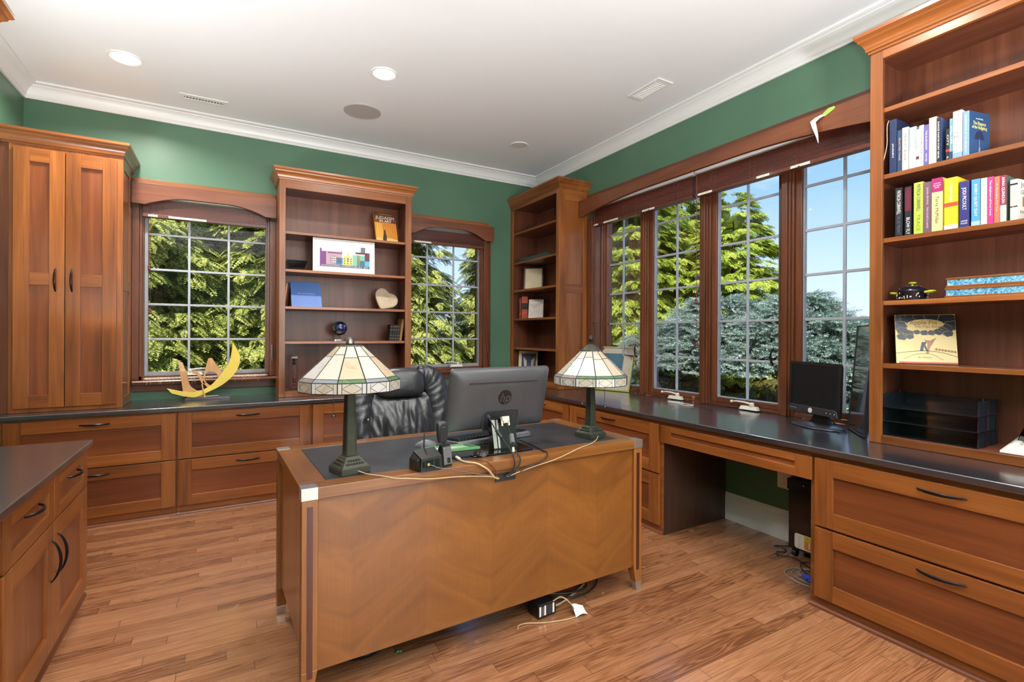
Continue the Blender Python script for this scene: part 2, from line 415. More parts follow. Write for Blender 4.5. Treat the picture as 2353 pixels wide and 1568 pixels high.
# ------------------------------------------------------------------ windows
def crank(parent, M, flip=1):
    """folding casement operator: housing block, arm and knob"""
    b=MB(); b.M=M
    b.hexa([(-.07,0,0),(.07,0,0),(.07,.038,0),(-.07,.038,0)],[(-.06,.004,.026),(.06,.004,.026),(.06,.03,.026),(-.06,.03,.026)],LTGREY)
    b.lathe([(.016,0),(.016,.02),(.01,.026)],LTGREY,(0.02*flip,.02,.026),12)
    b.tube([(.02*flip,.02,.04),(-.03*flip,.03,.05),(-.09*flip,.035,.052),(-.125*flip,.034,.046)],[.009,.007,.006,.005],LTGREY,8)
    b.ball((-.13*flip,.034,.046),.011,LTGREY,10)
    return obj('crank_handle',b,parent,bev=.002)
def back_window(name, x0,x1,zb,zt, gx0,gx1, colx, rows, casing, sill):
    b=MB()    # dark wood jamb lining and stops
    yj=YW+.005
    for a0,a1 in ((x0,x0+.018),(x1-.018,x1)): b.box(a0,a1,yj,YW+.17,zb,zt,MZ)
    b.box(x0,x1,yj,YW+.17,zt-.018,zt,MX); b.box(x0,x1,yj,YW+.17,zb,zb+.03,MX)
    for a0,a1 in ((x0+.018,x0+.03),(x1-.03,x1-.018)): b.box(a0,a1,YW+.012,YW+.03,zb+.03,zt-.018,MZ)
    w=obj(name,b,kind='structure',bev=.002)
    b=MB(); y0,y1=YW+.032,YW+.075; gz0,gz1=.985,2.36
    b.box(x0+.03,gx0,y0,y1,zb+.03,gz1+.03,GREYW); b.box(gx1,x1-.03,y0,y1,zb+.03,gz1+.03,GREYW)
    b.box(gx0,gx1,y0,y1,zb+.03,gz0,GREYW); b.box(gx0,gx1,y0,y1,gz1,gz1+.03,GREYW)
    obj('sash',b,w,bev=.003)
    b=MB()
    for x in colx: b.box(x-.009,x+.009,YW+.04,YW+.054,gz0,gz1,MUNT)
    for z in rows: b.box(gx0,gx1,YW+.041,YW+.053,z-.009,z+.009,MUNT)
    obj('muntin_grid',b,w,bev=.003)
    b=MB(); b.box(gx0-.004,gx1+.004,YW+.056,YW+.060,gz0-.004,gz1+.004,PANE); obj('pane',b,w)
    for (c0,c1) in casing:
        b=MB(); b.box(c0,c1,YW-.022,YW,.93,2.285,MZ); obj('casing',b,w,bev=.003)
    b=MB(); b.prism([(YW-.075,.903),(YW-.07,.895),(YW+.03,.895),(YW+.03,.925),(YW-.07,.925),(YW-.078,.914)],sill[0],sill[1],MX,'x'); obj('sill',b,w,bev=.002)
    b=MB(); b.box(sill[0],sill[1],YW-.024,YW,.838,.8945,MX); obj('apron',b,w,bev=.003)
    return w
ROWS=(1.246,1.524,1.802,2.082)
w1=back_window('window_1',-.597,.318,.925,2.42,-.545,.292,(-.272,.009),ROWS,((-.6415,-.597),(.318,.366)),(-.6335,.366))
crank(w1,Matrix.Translation((-.24,YW-.01,.957))@Matrix.Rotation(PI,4,'Z'),1)
b=MB(); b.tube([(.345,YW-.012,1.04),(.338,YW-.03,1.10),(.338,YW-.03,1.2)],.006,GREYW,6); obj('lock_lever',b,w1)
w2=back_window('window_2',1.425,2.392,.925,2.42,1.478,2.352,(1.775,2.066),ROWS,((2.392,2.472),),(1.4795,2.49))
crank(w2,Matrix.Translation((2.07,YW-.01,.957))@Matrix.Rotation(PI,4,'Z'),-1)
# right window: four casements set deep in the wall
b=MB(); y0,y1,z0,z1=W3
b.box(XW+.002,XW+.19,y1-.018,y1,ZK+.001,z1,MZ); b.box(XW+.002,XW+.19,y0,y0+.018,ZK+.001,z1,MZ); b.box(XW+.002,XW+.19,y0+.018,y1-.018,z1-.02,z1,MY)
w3=obj('window_3',b,kind='structure',bev=.002)
CY=(3.553,2.908,2.262,1.617); HG=.245; gz0,gz1=.832,2.545
for i,c in enumerate(CY):
    b=MB(); xa,xb=3.212,3.262
    b.box(xa,xb,c-HG-.042,c-HG,gz0-.035,gz1+.035,MZ); b.box(xa,xb,c+HG,c+HG+.042,gz0-.035,gz1+.035,MZ)
    b.box(xa,xb,c-HG,c+HG,gz0-.035,gz0,MY); b.box(xa,xb,c-HG,c+HG,gz1,gz1+.035,MY)
    b.box(xa+.012,xb-.006,c+HG-.009,c+HG,gz0,gz1,GREYW); b.box(xa+.012,xb-.006,c-HG,c-HG+.009,gz0,gz1,GREYW)
    b.box(xa+.012,xb-.006,c-HG,c+HG,gz0,gz0+.009,GREYW)
    s=obj('sash',b,w3,bev=.003)
    b=MB(); b.box(3.232,3.246,c-.009,c+.009,gz0+.009,gz1,MUNT)
    for k in range(5):
        z=gz0+.2855*(k+1); b.box(3.233,3.245,c-HG+.009,c+HG-.009,z-.009,z+.009,MUNT)
    obj('muntin_grid',b,s,bev=.003)
    b=MB(); b.box(3.249,3.252,c-HG,c+HG,gz0,gz1,PANE); obj('pane',b,s)
    b=MB(); b.box(3.196,3.2118,c-HG-.04,c+HG+.04,ZK+.001,gz0-.036,MY); obj('sill_rail',b,w3,bev=.002)
for i in range(3):       # mullion posts with stepped stops
    c=(CY[i]+CY[i+1])/2
    b=MB(); b.box(3.168,3.262,c-.004,c+.034,ZK+.001,2.58,MZ)
    b.box(3.182,3.262,c-.018,c-.004,ZK+.001,2.58,MZ); b.box(3.195,3.262,c-.034,c-.018,ZK+.001,2.58,MZ)
    obj('mullion',b,w3,bev=.003)
b=MB(); c=CY[0]+.32
for x0,a0,a1 in ((3.155,.0,-.012),(3.178,-.012,-.022),(3.196,-.022,-.04)): b.box(x0,3.262,3.782+a1,3.782+a0,ZK+.001,2.58,MZ)
obj('jamb_stop',b,w3,bev=.002)
b=MB(); b.box(XW-.022,XW,3.802,3.8835,ZK+.001,2.43,MZ); obj('casing',b,w3,bev=.003)
for y in (2.86,2.2,): crank(w3,Matrix.Translation((3.19,y,.778))@Matrix.Rotation(PI/2,4,'Z'),-1)
for y in (3.335,2.045):
    b=MB(); b.tube([(3.2,y,1.10),(3.18,y,1.12),(3.165,y-.004,1.17),(3.172,y-.012,1.21)],[.008,.008,.006,.005],BLACK,8); obj('lock_lever',b,w3)

# ------------------------------------------------------------------ arched valances over the windows
def valance(name, M, u0,u1, zb, peak, zt, th, label, wm, wt, flat, gap, zs, us1=None):
    """board with a shallow arched lower edge; local u along the wall, v up, w towards the room"""
    t=thing(name,label,'valance',M@Vector(((u0+u1)/2,(zb+zt)/2,0)))
    n=24; a,b_=u0+flat,u1-flat; pts=[(u0,zb),(a,zb)]
    for i in range(1,n):
        s=i/n; x=a+(b_-a)*s; k=min(1,min(s,1-s)/.34); pts.append((x,zb+(peak-zb)*math.sin(k*PI/2)**.9))
    pts+=[(b_,zb),(u1,zb),(u1,zt),(u0,zt)]
    m=MB(); m.M=M; m.prism(pts,0,th,wm,'z'); obj('board',m,t,bev=.0025)
    m=MB(); m.M=M; m.box(u0,us1 or u1,zt-.03,zs,.0005-gap,.022-gap,wt); obj('head_strip',m,t,bev=.002)
    return t
valance('window_valance',frame_y(YW-.085),-.6345,.364,2.283,2.352,2.448,.028,'arched wooden valance between the tall cupboard and the middle bookcase',MX,WX,.085,.085,2.502)
v=valance('window_valance',frame_y(YW-.085),1.4805,2.468,2.285,2.37,2.440,.028,'arched wooden valance right of the middle bookcase over the narrower back window',MX,WX,.105,.085,2.496,2.449)
b=MB(); b.box(2.441,2.4675,YW-.0845,YW-.001,2.285,2.4395,MZ); obj('return_board',b,v,bev=.002)
valance('window_valance',frame_x(2.985),1.2815,3.877,2.434,2.505,2.592,.028,'long arched wooden valance above the four-pane window run',MY,MY,.05,.10,2.66)

# ------------------------------------------------------------------ raised wooden blinds
def blind(label, M, u0,u1, zb, zt, hz, nlad, stickers, cords):
    """stack of pulled-up slats; local u along, v up, w towards room (0 = back of stack)"""
    mat=BX if M[0][0]==1 else BY
    t=thing('window_blind',label,'blind',M@Vector(((u0+u1)/2,zb,0)))
    r=random.Random(int(abs(u0)*100)); m=MB(); m.M=M; m.box(u0,u1,zb,zb+.026,-.004,.05,mat); obj('bottom_rail',m,t,bev=.003)
    m=MB(); m.M=M; z=zb+.0275
    while z<zt:
        a=r.uniform(-.0015,.0015); m.box(u0+.002,u1-.002,z,z+.0042,a,.046+a,mat); z+=.0058
    obj('slat_stack',m,t)
    m=MB(); m.M=M; m.box(u0,u1,hz,hz+.03,0,.045,WHITE); obj('headrail',m,t)
    m=MB(); m.M=M
    for k in range(nlad):
        x=u0+(u1-u0)*(.13+.74*k/max(1,nlad-1))
        for sx in (-.018,.018):
            pts=[]
            for i in range(int((zt-zb)/.008)):
                pts.append((x+sx+r.uniform(-.006,.006),zb+.02+i*.008,.049+r.uniform(.001,.006)))
            m.tube(pts,.0011,BRNC,4)
        m.ball((x,zb+.004,.052),.006,BRNC,8)
        obj('ladder_cord',m,t); m=MB(); m.M=M
    for (x0,x1) in stickers:
        m=MB(); m.M=M; m.box(x0,x1,zb+.004,zb+.019,.0502,.0508,PAPER); m.box(x0+(x1-x0)*.3,x0+(x1-x0)*.75,zb+.008,zb+.015,.0508,.0511,CREAMP); obj('sticker',m,t)
    for (x,z) in cords:
        m=MB(); m.M=M; m.tube([(x,hz,.056),(x+.002,zb+.1,.057),(x,z+.02,.057)],.0013,BRNC,5); c=obj('pull_cord',m,t)
        m=MB(); m.M=M; m.lathe([(.003,.024),(.009,.018),(.0105,.008),(.006,.003),(.009,0),(.011,-.008),(.008,-.016),(.002,-.02)],BRNC,(0,0,0),12,'y')
        vs=[(q[0],q[1],q[2]) for q in m.v]; m2=MB(); m2.M=Matrix.Translation(M@Vector((x,z,.057))); m2.lathe([(.003,.024),(.009,.018),(.0105,.008),(.006,.003),(.009,0),(.011,-.008),(.008,-.016),(.002,-.02)],BRNC,(0,0,0),12)
        obj('tassel',m2,c)
    return t
blind('dark wooden blind drawn up in the back window beside the tall cupboard',frame_y(YW-.012),-.572,.287,2.198,2.335,2.352,2,((-.535,-.475),(-.405,-.275),(-.275,-.15)),((-.527,1.80),(-.52,1.46)))
t=blind('dark wooden blind drawn up in the narrower back window',frame_y(YW-.012),1.486,2.37,2.205,2.345,2.374,2,((1.5,1.545),(1.6,1.78)),())
m=MB(); pts=bez([(2.33,YW-.066,2.3),(2.36,YW-.06,1.9),(2.385,YW-.05,1.6),(2.42,YW-.05,1.2),(2.455,YW-.045,.99)],6); m.tube(pts,.0028,BRNC,6); c=obj('pull_cord',m,t)
m=MB(); m.lathe([(.003,.02),(.009,.012),(.010,0),(.004,-.012)],BRNC,(2.457,YW-.046,.97),10); obj('tassel',m,c)
for lab,y0,y1,st,co in (('dark wooden blind drawn up above the two far panes of the long window',2.60,3.775,((3.70,3.765),(3.42,3.62),(2.98,3.12)),((3.745,1.43),(3.74,1.15),(3.185,1.06))),
                     ('dark wooden blind drawn up above the two near panes of the long window',1.31,2.575,((2.42,2.545),(1.98,2.07),(1.72,1.84)),((2.55,1.55),(2.545,1.22)))):
    blind(lab,frame_x(3.098),y0,y1,2.335,2.50,2.512,4,st,co)
# loose cord on the counter
c=tag(obj('blind_cord',MB().tube(bez([(3.06,2.72,.776),(3.0,2.78,.776),(2.985,2.72,.779),(3.03,2.64,.776),(3.02,2.55,.776),(2.96,2.58,.775),(2.99,2.68,.780),(3.04,2.66,.776)],8),.0028,WCORD,6)),'loose coil of pale blind cord on the dark counter under the long window','cord')
m=MB(); m.lathe([(.011,0),(.013,.012),(.009,.026),(.013,.034),(.012,.06),(.008,.066)],BRNC,(3.075,2.60,.7715),12); tag(obj('cord_toggle',m),'small wooden cord toggle standing on the counter beside the cord coil','toggle')
# tape hanging off the valance
m=MB()
def ribbon(m,pts,w,axis,mat,th=.0008):
    a=Vector(axis); rows=[]
    for p,k in pts: p=Vector(p); rows.append([p-a*w*k+Vector((-th,0,0)),p+a*w*k+Vector((-th,0,0)),p+a*w*k,p-a*w*k])
    m.grid([[tuple(q) for q in r] for r in rows],mat,closed=True)
TAPEG=P('green_tape',(150,190,80),.5); TAPEC=P('clear_film',(206,196,200),.3,spec=.6)
t=thing('tape_strip','strip of clear film hanging by green tape from the long valance','tape',(2.955,1.58,2.55))
m=MB(); ribbon(m,[((2.9555,1.532,2.585),.5),((2.955,1.56,2.578),1),((2.9545,1.592,2.56),.8)],.013,(0,.45,1),TAPEG); obj('tape',m,t)
m=MB(); ribbon(m,[((2.952,1.59,2.562),.9),((2.945,1.622,2.552),1),((2.935,1.64,2.535),1.1),((2.93,1.63,2.50),1.0),((2.928,1.615,2.45),.6),((2.93,1.606,2.40),.1)],.016,(0,.9,.35),TAPEC); obj('film',m,t)

# ------------------------------------------------------------------ ceiling fittings
def downlight(x,y,r,label,on):
    t=thing('recessed_light',label,'ceiling light',(x,y,ZC))
    m=MB(); m.lathe([(r*.80,-.004),(r*.97,-.007),(r,-.0035),(r,0.0),(r*.8,0)],WHITE,(x,y,ZC-.0005),40); m.lathe([(r*.8,-.004),(r*.8,-.0045)],WHITE,(x,y,ZC),40)
    obj('trim_ring',m,t)
    m=MB(); m.lathe([(r*.79,-.0055),(r*.79,-.0065)],LAMPON if on else P('opal_lens',(214,212,206),.5),(x,y,ZC),40); obj('lens',m,t)
    if on:
        l=bpy.data.lights.new('downlight','AREA'); l.shape='DISK'; l.size=r*1.5; l.energy=on; l.color=(1,.95,.88); l.spread=R(150)
        o=bpy.data.objects.new('downlight_glow',l); COL.objects.link(o); o.parent=t; o.location=(0,0,-.012)
    return t
LP=12
downlight(-.58,4.05,.098,'lit round ceiling light above the tall cupboard window',26)
downlight(.925,3.395,.090,'lit round ceiling light near the middle of the ceiling',20)
downlight(2.378,4.04,.086,'unlit round ceiling light near the far corner',0)
for x,y in ((2.2,1.2),(-.35,.5),(1.0,-.6),(2.2,-2.0),(-.3,-2.0)): downlight(x,y,.09,'lit round ceiling light behind the viewer',LP)['group']='downlights behind the viewer'
m=MB(); m.lathe([(.142,0),(.142,-.006),(.132,-.009),(.128,-.007),(.12,-.007),(.001,-.0065)],P('speaker_cloth',(176,172,170),.8,vs=500,var=.12),(.932,4.06,ZC-.0002),44)
tag(obj('ceiling_speaker',m),'round grey ceiling speaker behind the middle ceiling light','speaker')
VD=P('vent_dark',(92,92,96),.7)
def vent(x,y,lx,ly,label,along):
    t=thing('ceiling_vent',label,'vent',(x,y,ZC))
    m=MB(); z=ZC-.0003
    i=.028
    m.box(x-lx/2,x+lx/2,y-ly/2,y-ly/2+i+.012,z-.006,z,WHITE); m.box(x-lx/2,x+lx/2,y+ly/2-i-.012,y+ly/2,z-.006,z,WHITE)
    m.box(x-lx/2,x-lx/2+i,y-ly/2+i+.012,y+ly/2-i-.012,z-.006,z,WHITE); m.box(x+lx/2-i,x+lx/2,y-ly/2+i+.012,y+ly/2-i-.012,z-.006,z,WHITE)
    obj('frame',m,t,bev=.0015)
    m=MB(); m.box(x-lx/2+i,x+lx/2-i,y-ly/2+i,y+ly/2-i,z-.001,z,VD); obj('backing',m,t)
    m=MB(); n=13
    for k in range(n):
        if along=='x':
            c=x-lx/2+i+(lx-2*i)*(k+.5)/n; m.hexa([(c-.004,y-ly/2+i,z-.0015),(c-.002,y-ly/2+i,z-.0015),(c-.002,y+ly/2-i,z-.0015),(c-.004,y+ly/2-i,z-.0015)],[(c+.0035,y-ly/2+i,z-.007),(c+.0055,y-ly/2+i,z-.007),(c+.0055,y+ly/2-i,z-.007),(c+.0035,y+ly/2-i,z-.007)],WHITE)
        else:
            c=y-ly/2+i+(ly-2*i)*(k+.5)/n; m.hexa([(x-lx/2+i,c-.004,z-.0015),(x+lx/2-i,c-.004,z-.0015),(x+lx/2-i,c-.002,z-.0015),(x-lx/2+i,c-.002,z-.0015)],[(x-lx/2+i,c+.0035,z-.007),(x+lx/2-i,c+.0035,z-.007),(x+lx/2-i,c+.0055,z-.007),(x-lx/2+i,c+.0055,z-.007)],WHITE)
    obj('louvre',m,t)
vent(-.158,4.478,.315,.115,'white slotted ceiling vent above the back window','x')
vent(2.65,2.645,.145,.312,'white slotted ceiling vent near the long window wall','y')
# things on the left wall, at the picture's edge
t=thing('wall_picture','tan framed picture on the green wall left of the tall cupboard','picture',(XL,3.6,1.6))
m=MB(); y0,y1,z0,z1=3.2,4.005,1.545,2.1
for a in ((y0,y1,z0,z0+.03),(y0,y1,z1-.03,z1),(y0,y0+.03,z0+.03,z1-.03),(y1-.03,y1,z0+.03,z1-.03)): m.box(XL+.0005,XL+.022,a[0],a[1],a[2],a[3],BIRCH)
obj('frame',m,t,bev=.002); m=MB(); m.box(XL+.0005,XL+.01,y0+.03,y1-.03,z0+.03,z1-.03,CREAMP); obj('print',m,t)
t=thing('light_switch','white light switch on the green wall left of the tall cupboard','switch',(XL,3.97,1.2))
m=MB(); m.box(XL+.0005,XL+.007,3.93,4.005,1.135,1.255,PLATE); obj('plate',m,t,bev=.002)
m=MB(); m.box(XL+.0072,XL+.011,3.955,3.985,1.165,1.225,PLATE); obj('rocker',m,t,bev=.001)
# ------------------------------------------------------------------ built-in cupboards
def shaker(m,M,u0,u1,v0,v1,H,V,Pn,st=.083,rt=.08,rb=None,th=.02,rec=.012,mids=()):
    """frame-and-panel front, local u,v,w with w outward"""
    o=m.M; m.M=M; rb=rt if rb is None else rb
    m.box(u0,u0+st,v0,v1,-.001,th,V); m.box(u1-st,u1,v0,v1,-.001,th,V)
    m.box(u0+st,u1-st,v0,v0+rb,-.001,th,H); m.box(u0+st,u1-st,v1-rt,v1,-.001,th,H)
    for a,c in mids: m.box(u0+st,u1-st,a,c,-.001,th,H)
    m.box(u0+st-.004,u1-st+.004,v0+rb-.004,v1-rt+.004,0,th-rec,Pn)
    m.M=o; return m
def pull(parent,M,u,v,L=.158,vert=False,h=.03):
    m=MB(); m.M=M; n=16; pts=[]; rs=[]
    for i in range(n+1):
        s=-1+2*i/n; d=h*(1-s*s)**.75; pts.append((u,v+s*L/2,.0195+d) if vert else (u+s*L/2,v,.0195+d)); rs.append(.0038+.0034*(1-s*s))
    m.tube(pts,rs,PULL,10,flat=.75); return obj('handle',m,parent)
SHOE=[(0,0),(.018,0),(.0175,.006),(.014,.013),(.007,.018),(0,.019)]
# back run
YF=4.27
def back_unit(x0,x1,d0,d1,label,pulls=True):
    t=thing('file_cabinet',label,'cabinet',((x0+x1)/2,YF,0))
    m=MB(); m.box(x0,x1,YF,YW-.001,0.001,.7405,WX); obj('carcass',m,t,bev=.0015)
    m=MB(); m.molding([(x0,YF),(x1,YF)],SHOE,MX,side=1); obj('shoe_molding',m,t)
    for z0,z1 in ((.064,.390),(.3985,.7265)):
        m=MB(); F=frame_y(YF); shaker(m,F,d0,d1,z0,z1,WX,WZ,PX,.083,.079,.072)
        d=obj('drawer',m,t,bev=.0018)
        if pulls: pull(d,F,(d0+d1)/2+(.0 if d0>-.5 else 0),z1-.041)
    return t
back_unit(XL+.001,-.3085,-1.209,-.3155,'cherry two-drawer file cabinet under the tall cupboard')
back_unit(-.3075,.5895,-.3005,.5825,'cherry two-drawer file cabinet under the crescent sculpture window')
back_unit(.5905,1.489,.598,1.481,'cherry two-drawer file cabinet behind the leather chair')
back_unit(1.49,2.4625,1.50,2.38,'cherry two-drawer file cabinet behind the computer monitor')
# right run
XF=2.465
def right_unit(y0,y1,d0,d1,label,pu=None):
    t=thing('file_cabinet',label,'cabinet',(XF,(y0+y1)/2,0))
    m=MB(); m.box(XF,XW-.001,y0,y1,.001,.7405,WY); obj('carcass',m,t,bev=.0015)
    m=MB(); m.molding([(XF,y1),(XF,y0)],SHOE,MY,side=1); obj('shoe_molding',m,t)
    for z0,z1 in ((.056,.386),(.396,.716)):
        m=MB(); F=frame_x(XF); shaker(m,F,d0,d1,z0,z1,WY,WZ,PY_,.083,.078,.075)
        d=obj('drawer',m,t,bev=.0018); pull(d,F,(d0+d1)/2 if pu is None else pu,z1-.037)
    return t
right_unit(3.3275,4.249,3.335,4.16,'cherry file cabinet in the far corner of the right-hand run')
right_unit(2.3185,3.3265,2.348,3.317,'cherry two-drawer file cabinet left of the kneehole',2.843)
right_unit(.36,1.379,.377,1.352,'cherry two-drawer file cabinet right of the kneehole, nearest the viewer',.864)
t=thing('kneehole_drawer','shallow cherry pencil drawer spanning the kneehole','drawer',(XF,1.85,.66))
m=MB(); m.box(XF,XF+.40,1.3795,2.318,.61,.7405,WY); obj('carcass',m,t,bev=.0015)
m=MB(); F=frame_x(XF-.0015); shaker(m,F,1.3655,2.3275,.604,.714,WY,WZ,PY_,.083,.036,.046); obj('drawer_front',m,t,bev=.0018)
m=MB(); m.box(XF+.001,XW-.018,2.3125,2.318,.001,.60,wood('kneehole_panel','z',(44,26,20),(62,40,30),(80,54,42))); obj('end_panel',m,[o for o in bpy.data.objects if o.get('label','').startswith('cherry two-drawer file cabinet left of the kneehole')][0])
# left foreground run
XFL=-.615; F=frame_xp(XFL)
def left_unit(y0,y1,cols,label):
    t=thing('base_cabinet',label,'cabinet',(XFL,(y0+y1)/2,0))
    m=MB(); m.box(XL+.001,XFL,y0,y1,.001,.733,WY); obj('carcass',m,t,bev=.0015)
    m=MB(); m.molding([(XFL,y0),(XFL,y1)],SHOE,MY,side=1); obj('shoe_molding',m,t)
    for i,(a,b_) in enumerate(cols):
        m=MB(); shaker(m,F,a,b_,.548,.722,WY,WZ,PY_,.07,.045); d=obj('drawer',m,t,bev=.0018); pull(d,F,(a+b_)/2,.668,.15)
        m=MB(); shaker(m,F,a,b_,.045,.541,WY,WZ,PZ,.083,.08); d=obj('door',m,t,bev=.0018); pull(d,F,(b_-.04 if i==0 else a+.04),.40,.165,True)
    return t
left_unit(2.082,3.178,((2.107,2.629),(2.635,3.168)),'cherry base cabinet with two doors at the left edge of the view')
left_unit(.9,2.081,((.93,1.51),(1.516,2.094-.012),),'cherry base cabinet nearest the viewer on the left')
m=MB(); m.prism([(XL+.001,.9),(-.578,.9),(-.578,3.198),(XL+.001,3.198)],.7335,.7645,STONE); tag(obj('countertop',m,bev=.006,seg=3),'dark countertop on the left foreground cabinet','countertop')
m=MB(); m.prism([(XL+.001,4.235),(2.43,4.235),(2.43,.36),(XW-.001,.36),(XW-.001,1.2925),(3.195,1.2925),(3.195,3.7785),(XW-.001,3.7785),(XW-.001,YW-.001),(XL+.001,YW-.001)],.741,ZK,STONE)
tag(obj('countertop',m,bev=.006,seg=3),'long L-shaped dark countertop under the windows and bookcases','countertop')

def cab_crown(h,out):
    return [(-.012,0),(out*.12,0),(out*.15,h*.1),(out*.28,h*.14),(out*.32,h*.3),(out*.5,h*.5),(out*.72,h*.62),(out*.78,h*.72),(out*.9,h*.76),(out,h*.84),(out,h),(-.012,h)]
def sidepanel(m,M,u0,u1,v0,v1,V,H,mid):
    """shallow frame applied to a cabinet side"""
    o=m.M; m.M=M; s=.05
    m.box(u0,u0+s,v0,v1,0,.006,V); m.box(u1-s,u1,v0,v1,0,.006,V); m.box(u0+s,u1-s,v0,v0+.07,0,.006,H); m.box(u0+s,u1-s,v1-.07,v1,0,.006,H); m.box(u0+s,u1-s,mid,mid+.08,0,.006,H); m.M=o
# tall two-door cupboard
t=thing('tall_cabinet','tall two-door cherry cupboard in the left corner','cabinet',(-.93,4.38,ZK))
YT=4.38; x0,x1=-1.222,-.642
m=MB(); m.box(x0,x1,YT,YW-.001,ZK+.001,2.605,WZ); obj('carcass',m,t,bev=.0015)
m=MB(); m.box(XL+.001,x0-.001,YT+.012,YW-.001,ZK+.001,2.52,MZ); obj('filler_strip',m,t)
F=frame_y(YT)
for i,(a,c) in enumerate(((-1.196,-.9425),(-.9385,-.668))):
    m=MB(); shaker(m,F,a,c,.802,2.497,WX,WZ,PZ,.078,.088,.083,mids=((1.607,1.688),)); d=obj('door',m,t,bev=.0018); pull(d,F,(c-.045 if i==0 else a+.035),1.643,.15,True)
m=MB(); sidepanel(m,Matrix(((0,0,1,x1),(1,0,0,0),(0,1,0,0),(0,0,0,1))),YT,4.70,ZK+.002,2.52,WZ,WY,1.60); obj('side_panel',m,t,bev=.0015)
m=MB(); m.molding([(XL+.01,YT),(x1,YT),(x1,YW-.001)],[(o,z+2.517) for o,z in cab_crown(.098,.048)],WX,side=1); obj('crown_molding',m,t,ang=25)

def bookcase(label, M, u0,u1, depth, o0,o1, zo, z1, ct, shelves, out, mats, sides=(), bottom=.82, st=.022, backrec=.022):
    """open bookcase: local u along the wall, v up, w outward; w=0 is the face"""
    H,V,IH,IV,ID=mats
    t=thing('bookcase',label,'bookcase',M@Vector(((u0+u1)/2,ZK,-depth/2)))
    m=MB(); m.M=M
    m.box(u0,u0+.005,ZK+.001,z1,-depth,-.0205,V); m.box(u0+.005,u0+.02,ZK+.001,z1,-depth,-.0205,IV); m.box(u1-.005,u1,ZK+.001,z1,-depth,-.0205,V); m.box(u1-.02,u1-.005,ZK+.001,z1,-depth,-.0205,IV); m.box(u0+.02,u1-.02,zo+.02,z1,-depth,-.0205,ID); m.box(u0+.02,u1-.02,ZK+.001,bottom,-depth,-.0205,IH)
    obj('carcass',m,t)
    m=MB(); m.M=M; m.box(u0+.0205,u1-.0205,bottom+.0005,zo+.0195,-depth,-depth+.012,IV); obj('back_panel',m,t)
    m=MB(); m.M=M
    m.box(u0,o0,ZK+.001,z1,-.02,0,V); m.box(o1,u1,ZK+.001,z1,-.02,0,V); m.box(o0,o1,ZK+.001,bottom,-.02,0,H); m.box(o0,o1,zo,z1,-.02,0,H)
    obj('face_frame',m,t,bev=.0018)
    for z in shelves:
        m=MB(); m.M=M; m.box(u0+.021,u1-.021,z-st,z,-depth+.0125,-.024,IH); m.box(u0+.021,u1-.021,z-st,z,-.024,-.0205,H)
        obj('shelf',m,t,bev=.0015)
    return t
# middle bookcase on the back wall
FC=frame_y(4.47)
t=bookcase('middle open bookcase between the two back windows',FC,.366,1.479,.349,.413,1.423,2.492,2.60,0,(2.143,1.830,1.522,1.232),.045,(WX,WZ,IX,IZ,IX),bottom=.818)
m=MB(); m.molding([(.366,YW-.001),(.366,4.47),(1.479,4.47),(1.479,YW-.001)],[(o,z+2.562) for o,z in cab_crown(.092,.046)],WX,side=1); obj('crown_molding',m,t,ang=25)
# corner bookcase on the right wall
XCB=2.73; FCB=frame_x(XCB); YC0=3.8855
t=bookcase('narrow open bookcase in the far corner by the long window',FCB,YC0,YW-.001,.354,3.935,4.772,2.655,2.76,0,(2.41,2.085,1.780,1.470,1.155),.045,(WY,WZ,IY,IZ,IY),bottom=.835)
m=MB(); m.M=frame_y(YC0); 
for a in ((XCB,XCB+.062,ZK+.002,2.69),(XCB+.285,XW-.024,ZK+.002,2.69)): m.box(a[0],a[1],a[2],a[3],0.0003,.006,WZ)
for a in ((ZK+.002,.88),(1.70,1.785),(2.585,2.69)): m.box(XCB+.062,XCB+.285,a[0],a[1],.0003,.006,WX)
obj('side_panel',m,t,bev=.0015)
m=MB(); m.molding([(XCB,YW-.001),(XCB,YC0),(XW-.001,YC0)],[(o,z+2.692) for o,z in cab_crown(.095,.046)],WY,side=1); obj('crown_molding',m,t,ang=25)
# near bookcase on the right wall
XRB=2.79; FRB=frame_x(XRB); YR1=1.2785
t=bookcase('near open bookcase full of novels at the right edge of the view',FRB,.165,YR1,.294,.21,1.2245,2.663,2.77,0,(2.424,2.095,1.781,1.472,1.163),.045,(WY,WZ,IY,IZ,IY),bottom=.812)
m=MB(); m.molding([(XW-.001,YR1),(XRB,YR1),(XRB,.165),(XW-.001,.165)],[(o,z+2.705) for o,z in cab_crown(.1,.055)],WY,side=1); obj('crown_molding',m,t,ang=25)
# upper cupboard over the left foreground run (its crown shows in the top corner)
t=thing('upper_cabinet','cherry wall cupboard whose crown shows in the upper left corner','cabinet',(XL,1.9,2.0))
m=MB(); m.box(XL+.001,-.815,.9,2.70,1.35,2.56,WY); obj('carcass',m,t,bev=.0015)
F=frame_xp(-.815)
for a,c in ((.92,1.50),(1.505,2.09),(2.095,2.68)):
    m=MB(); shaker(m,F,a,c,1.37,2.44,WY,WZ,PZ); d=obj('door',m,t,bev=.0018); pull(d,F,c-.04,1.5,.15,True)
m=MB(); m.molding([(-.815,.9),(-.815,2.70),(XL+.001,2.70)],[(o,z+2.48) for o,z in cab_crown(.105,.062)],WY,side=1); obj('crown_molding',m,t,ang=25)
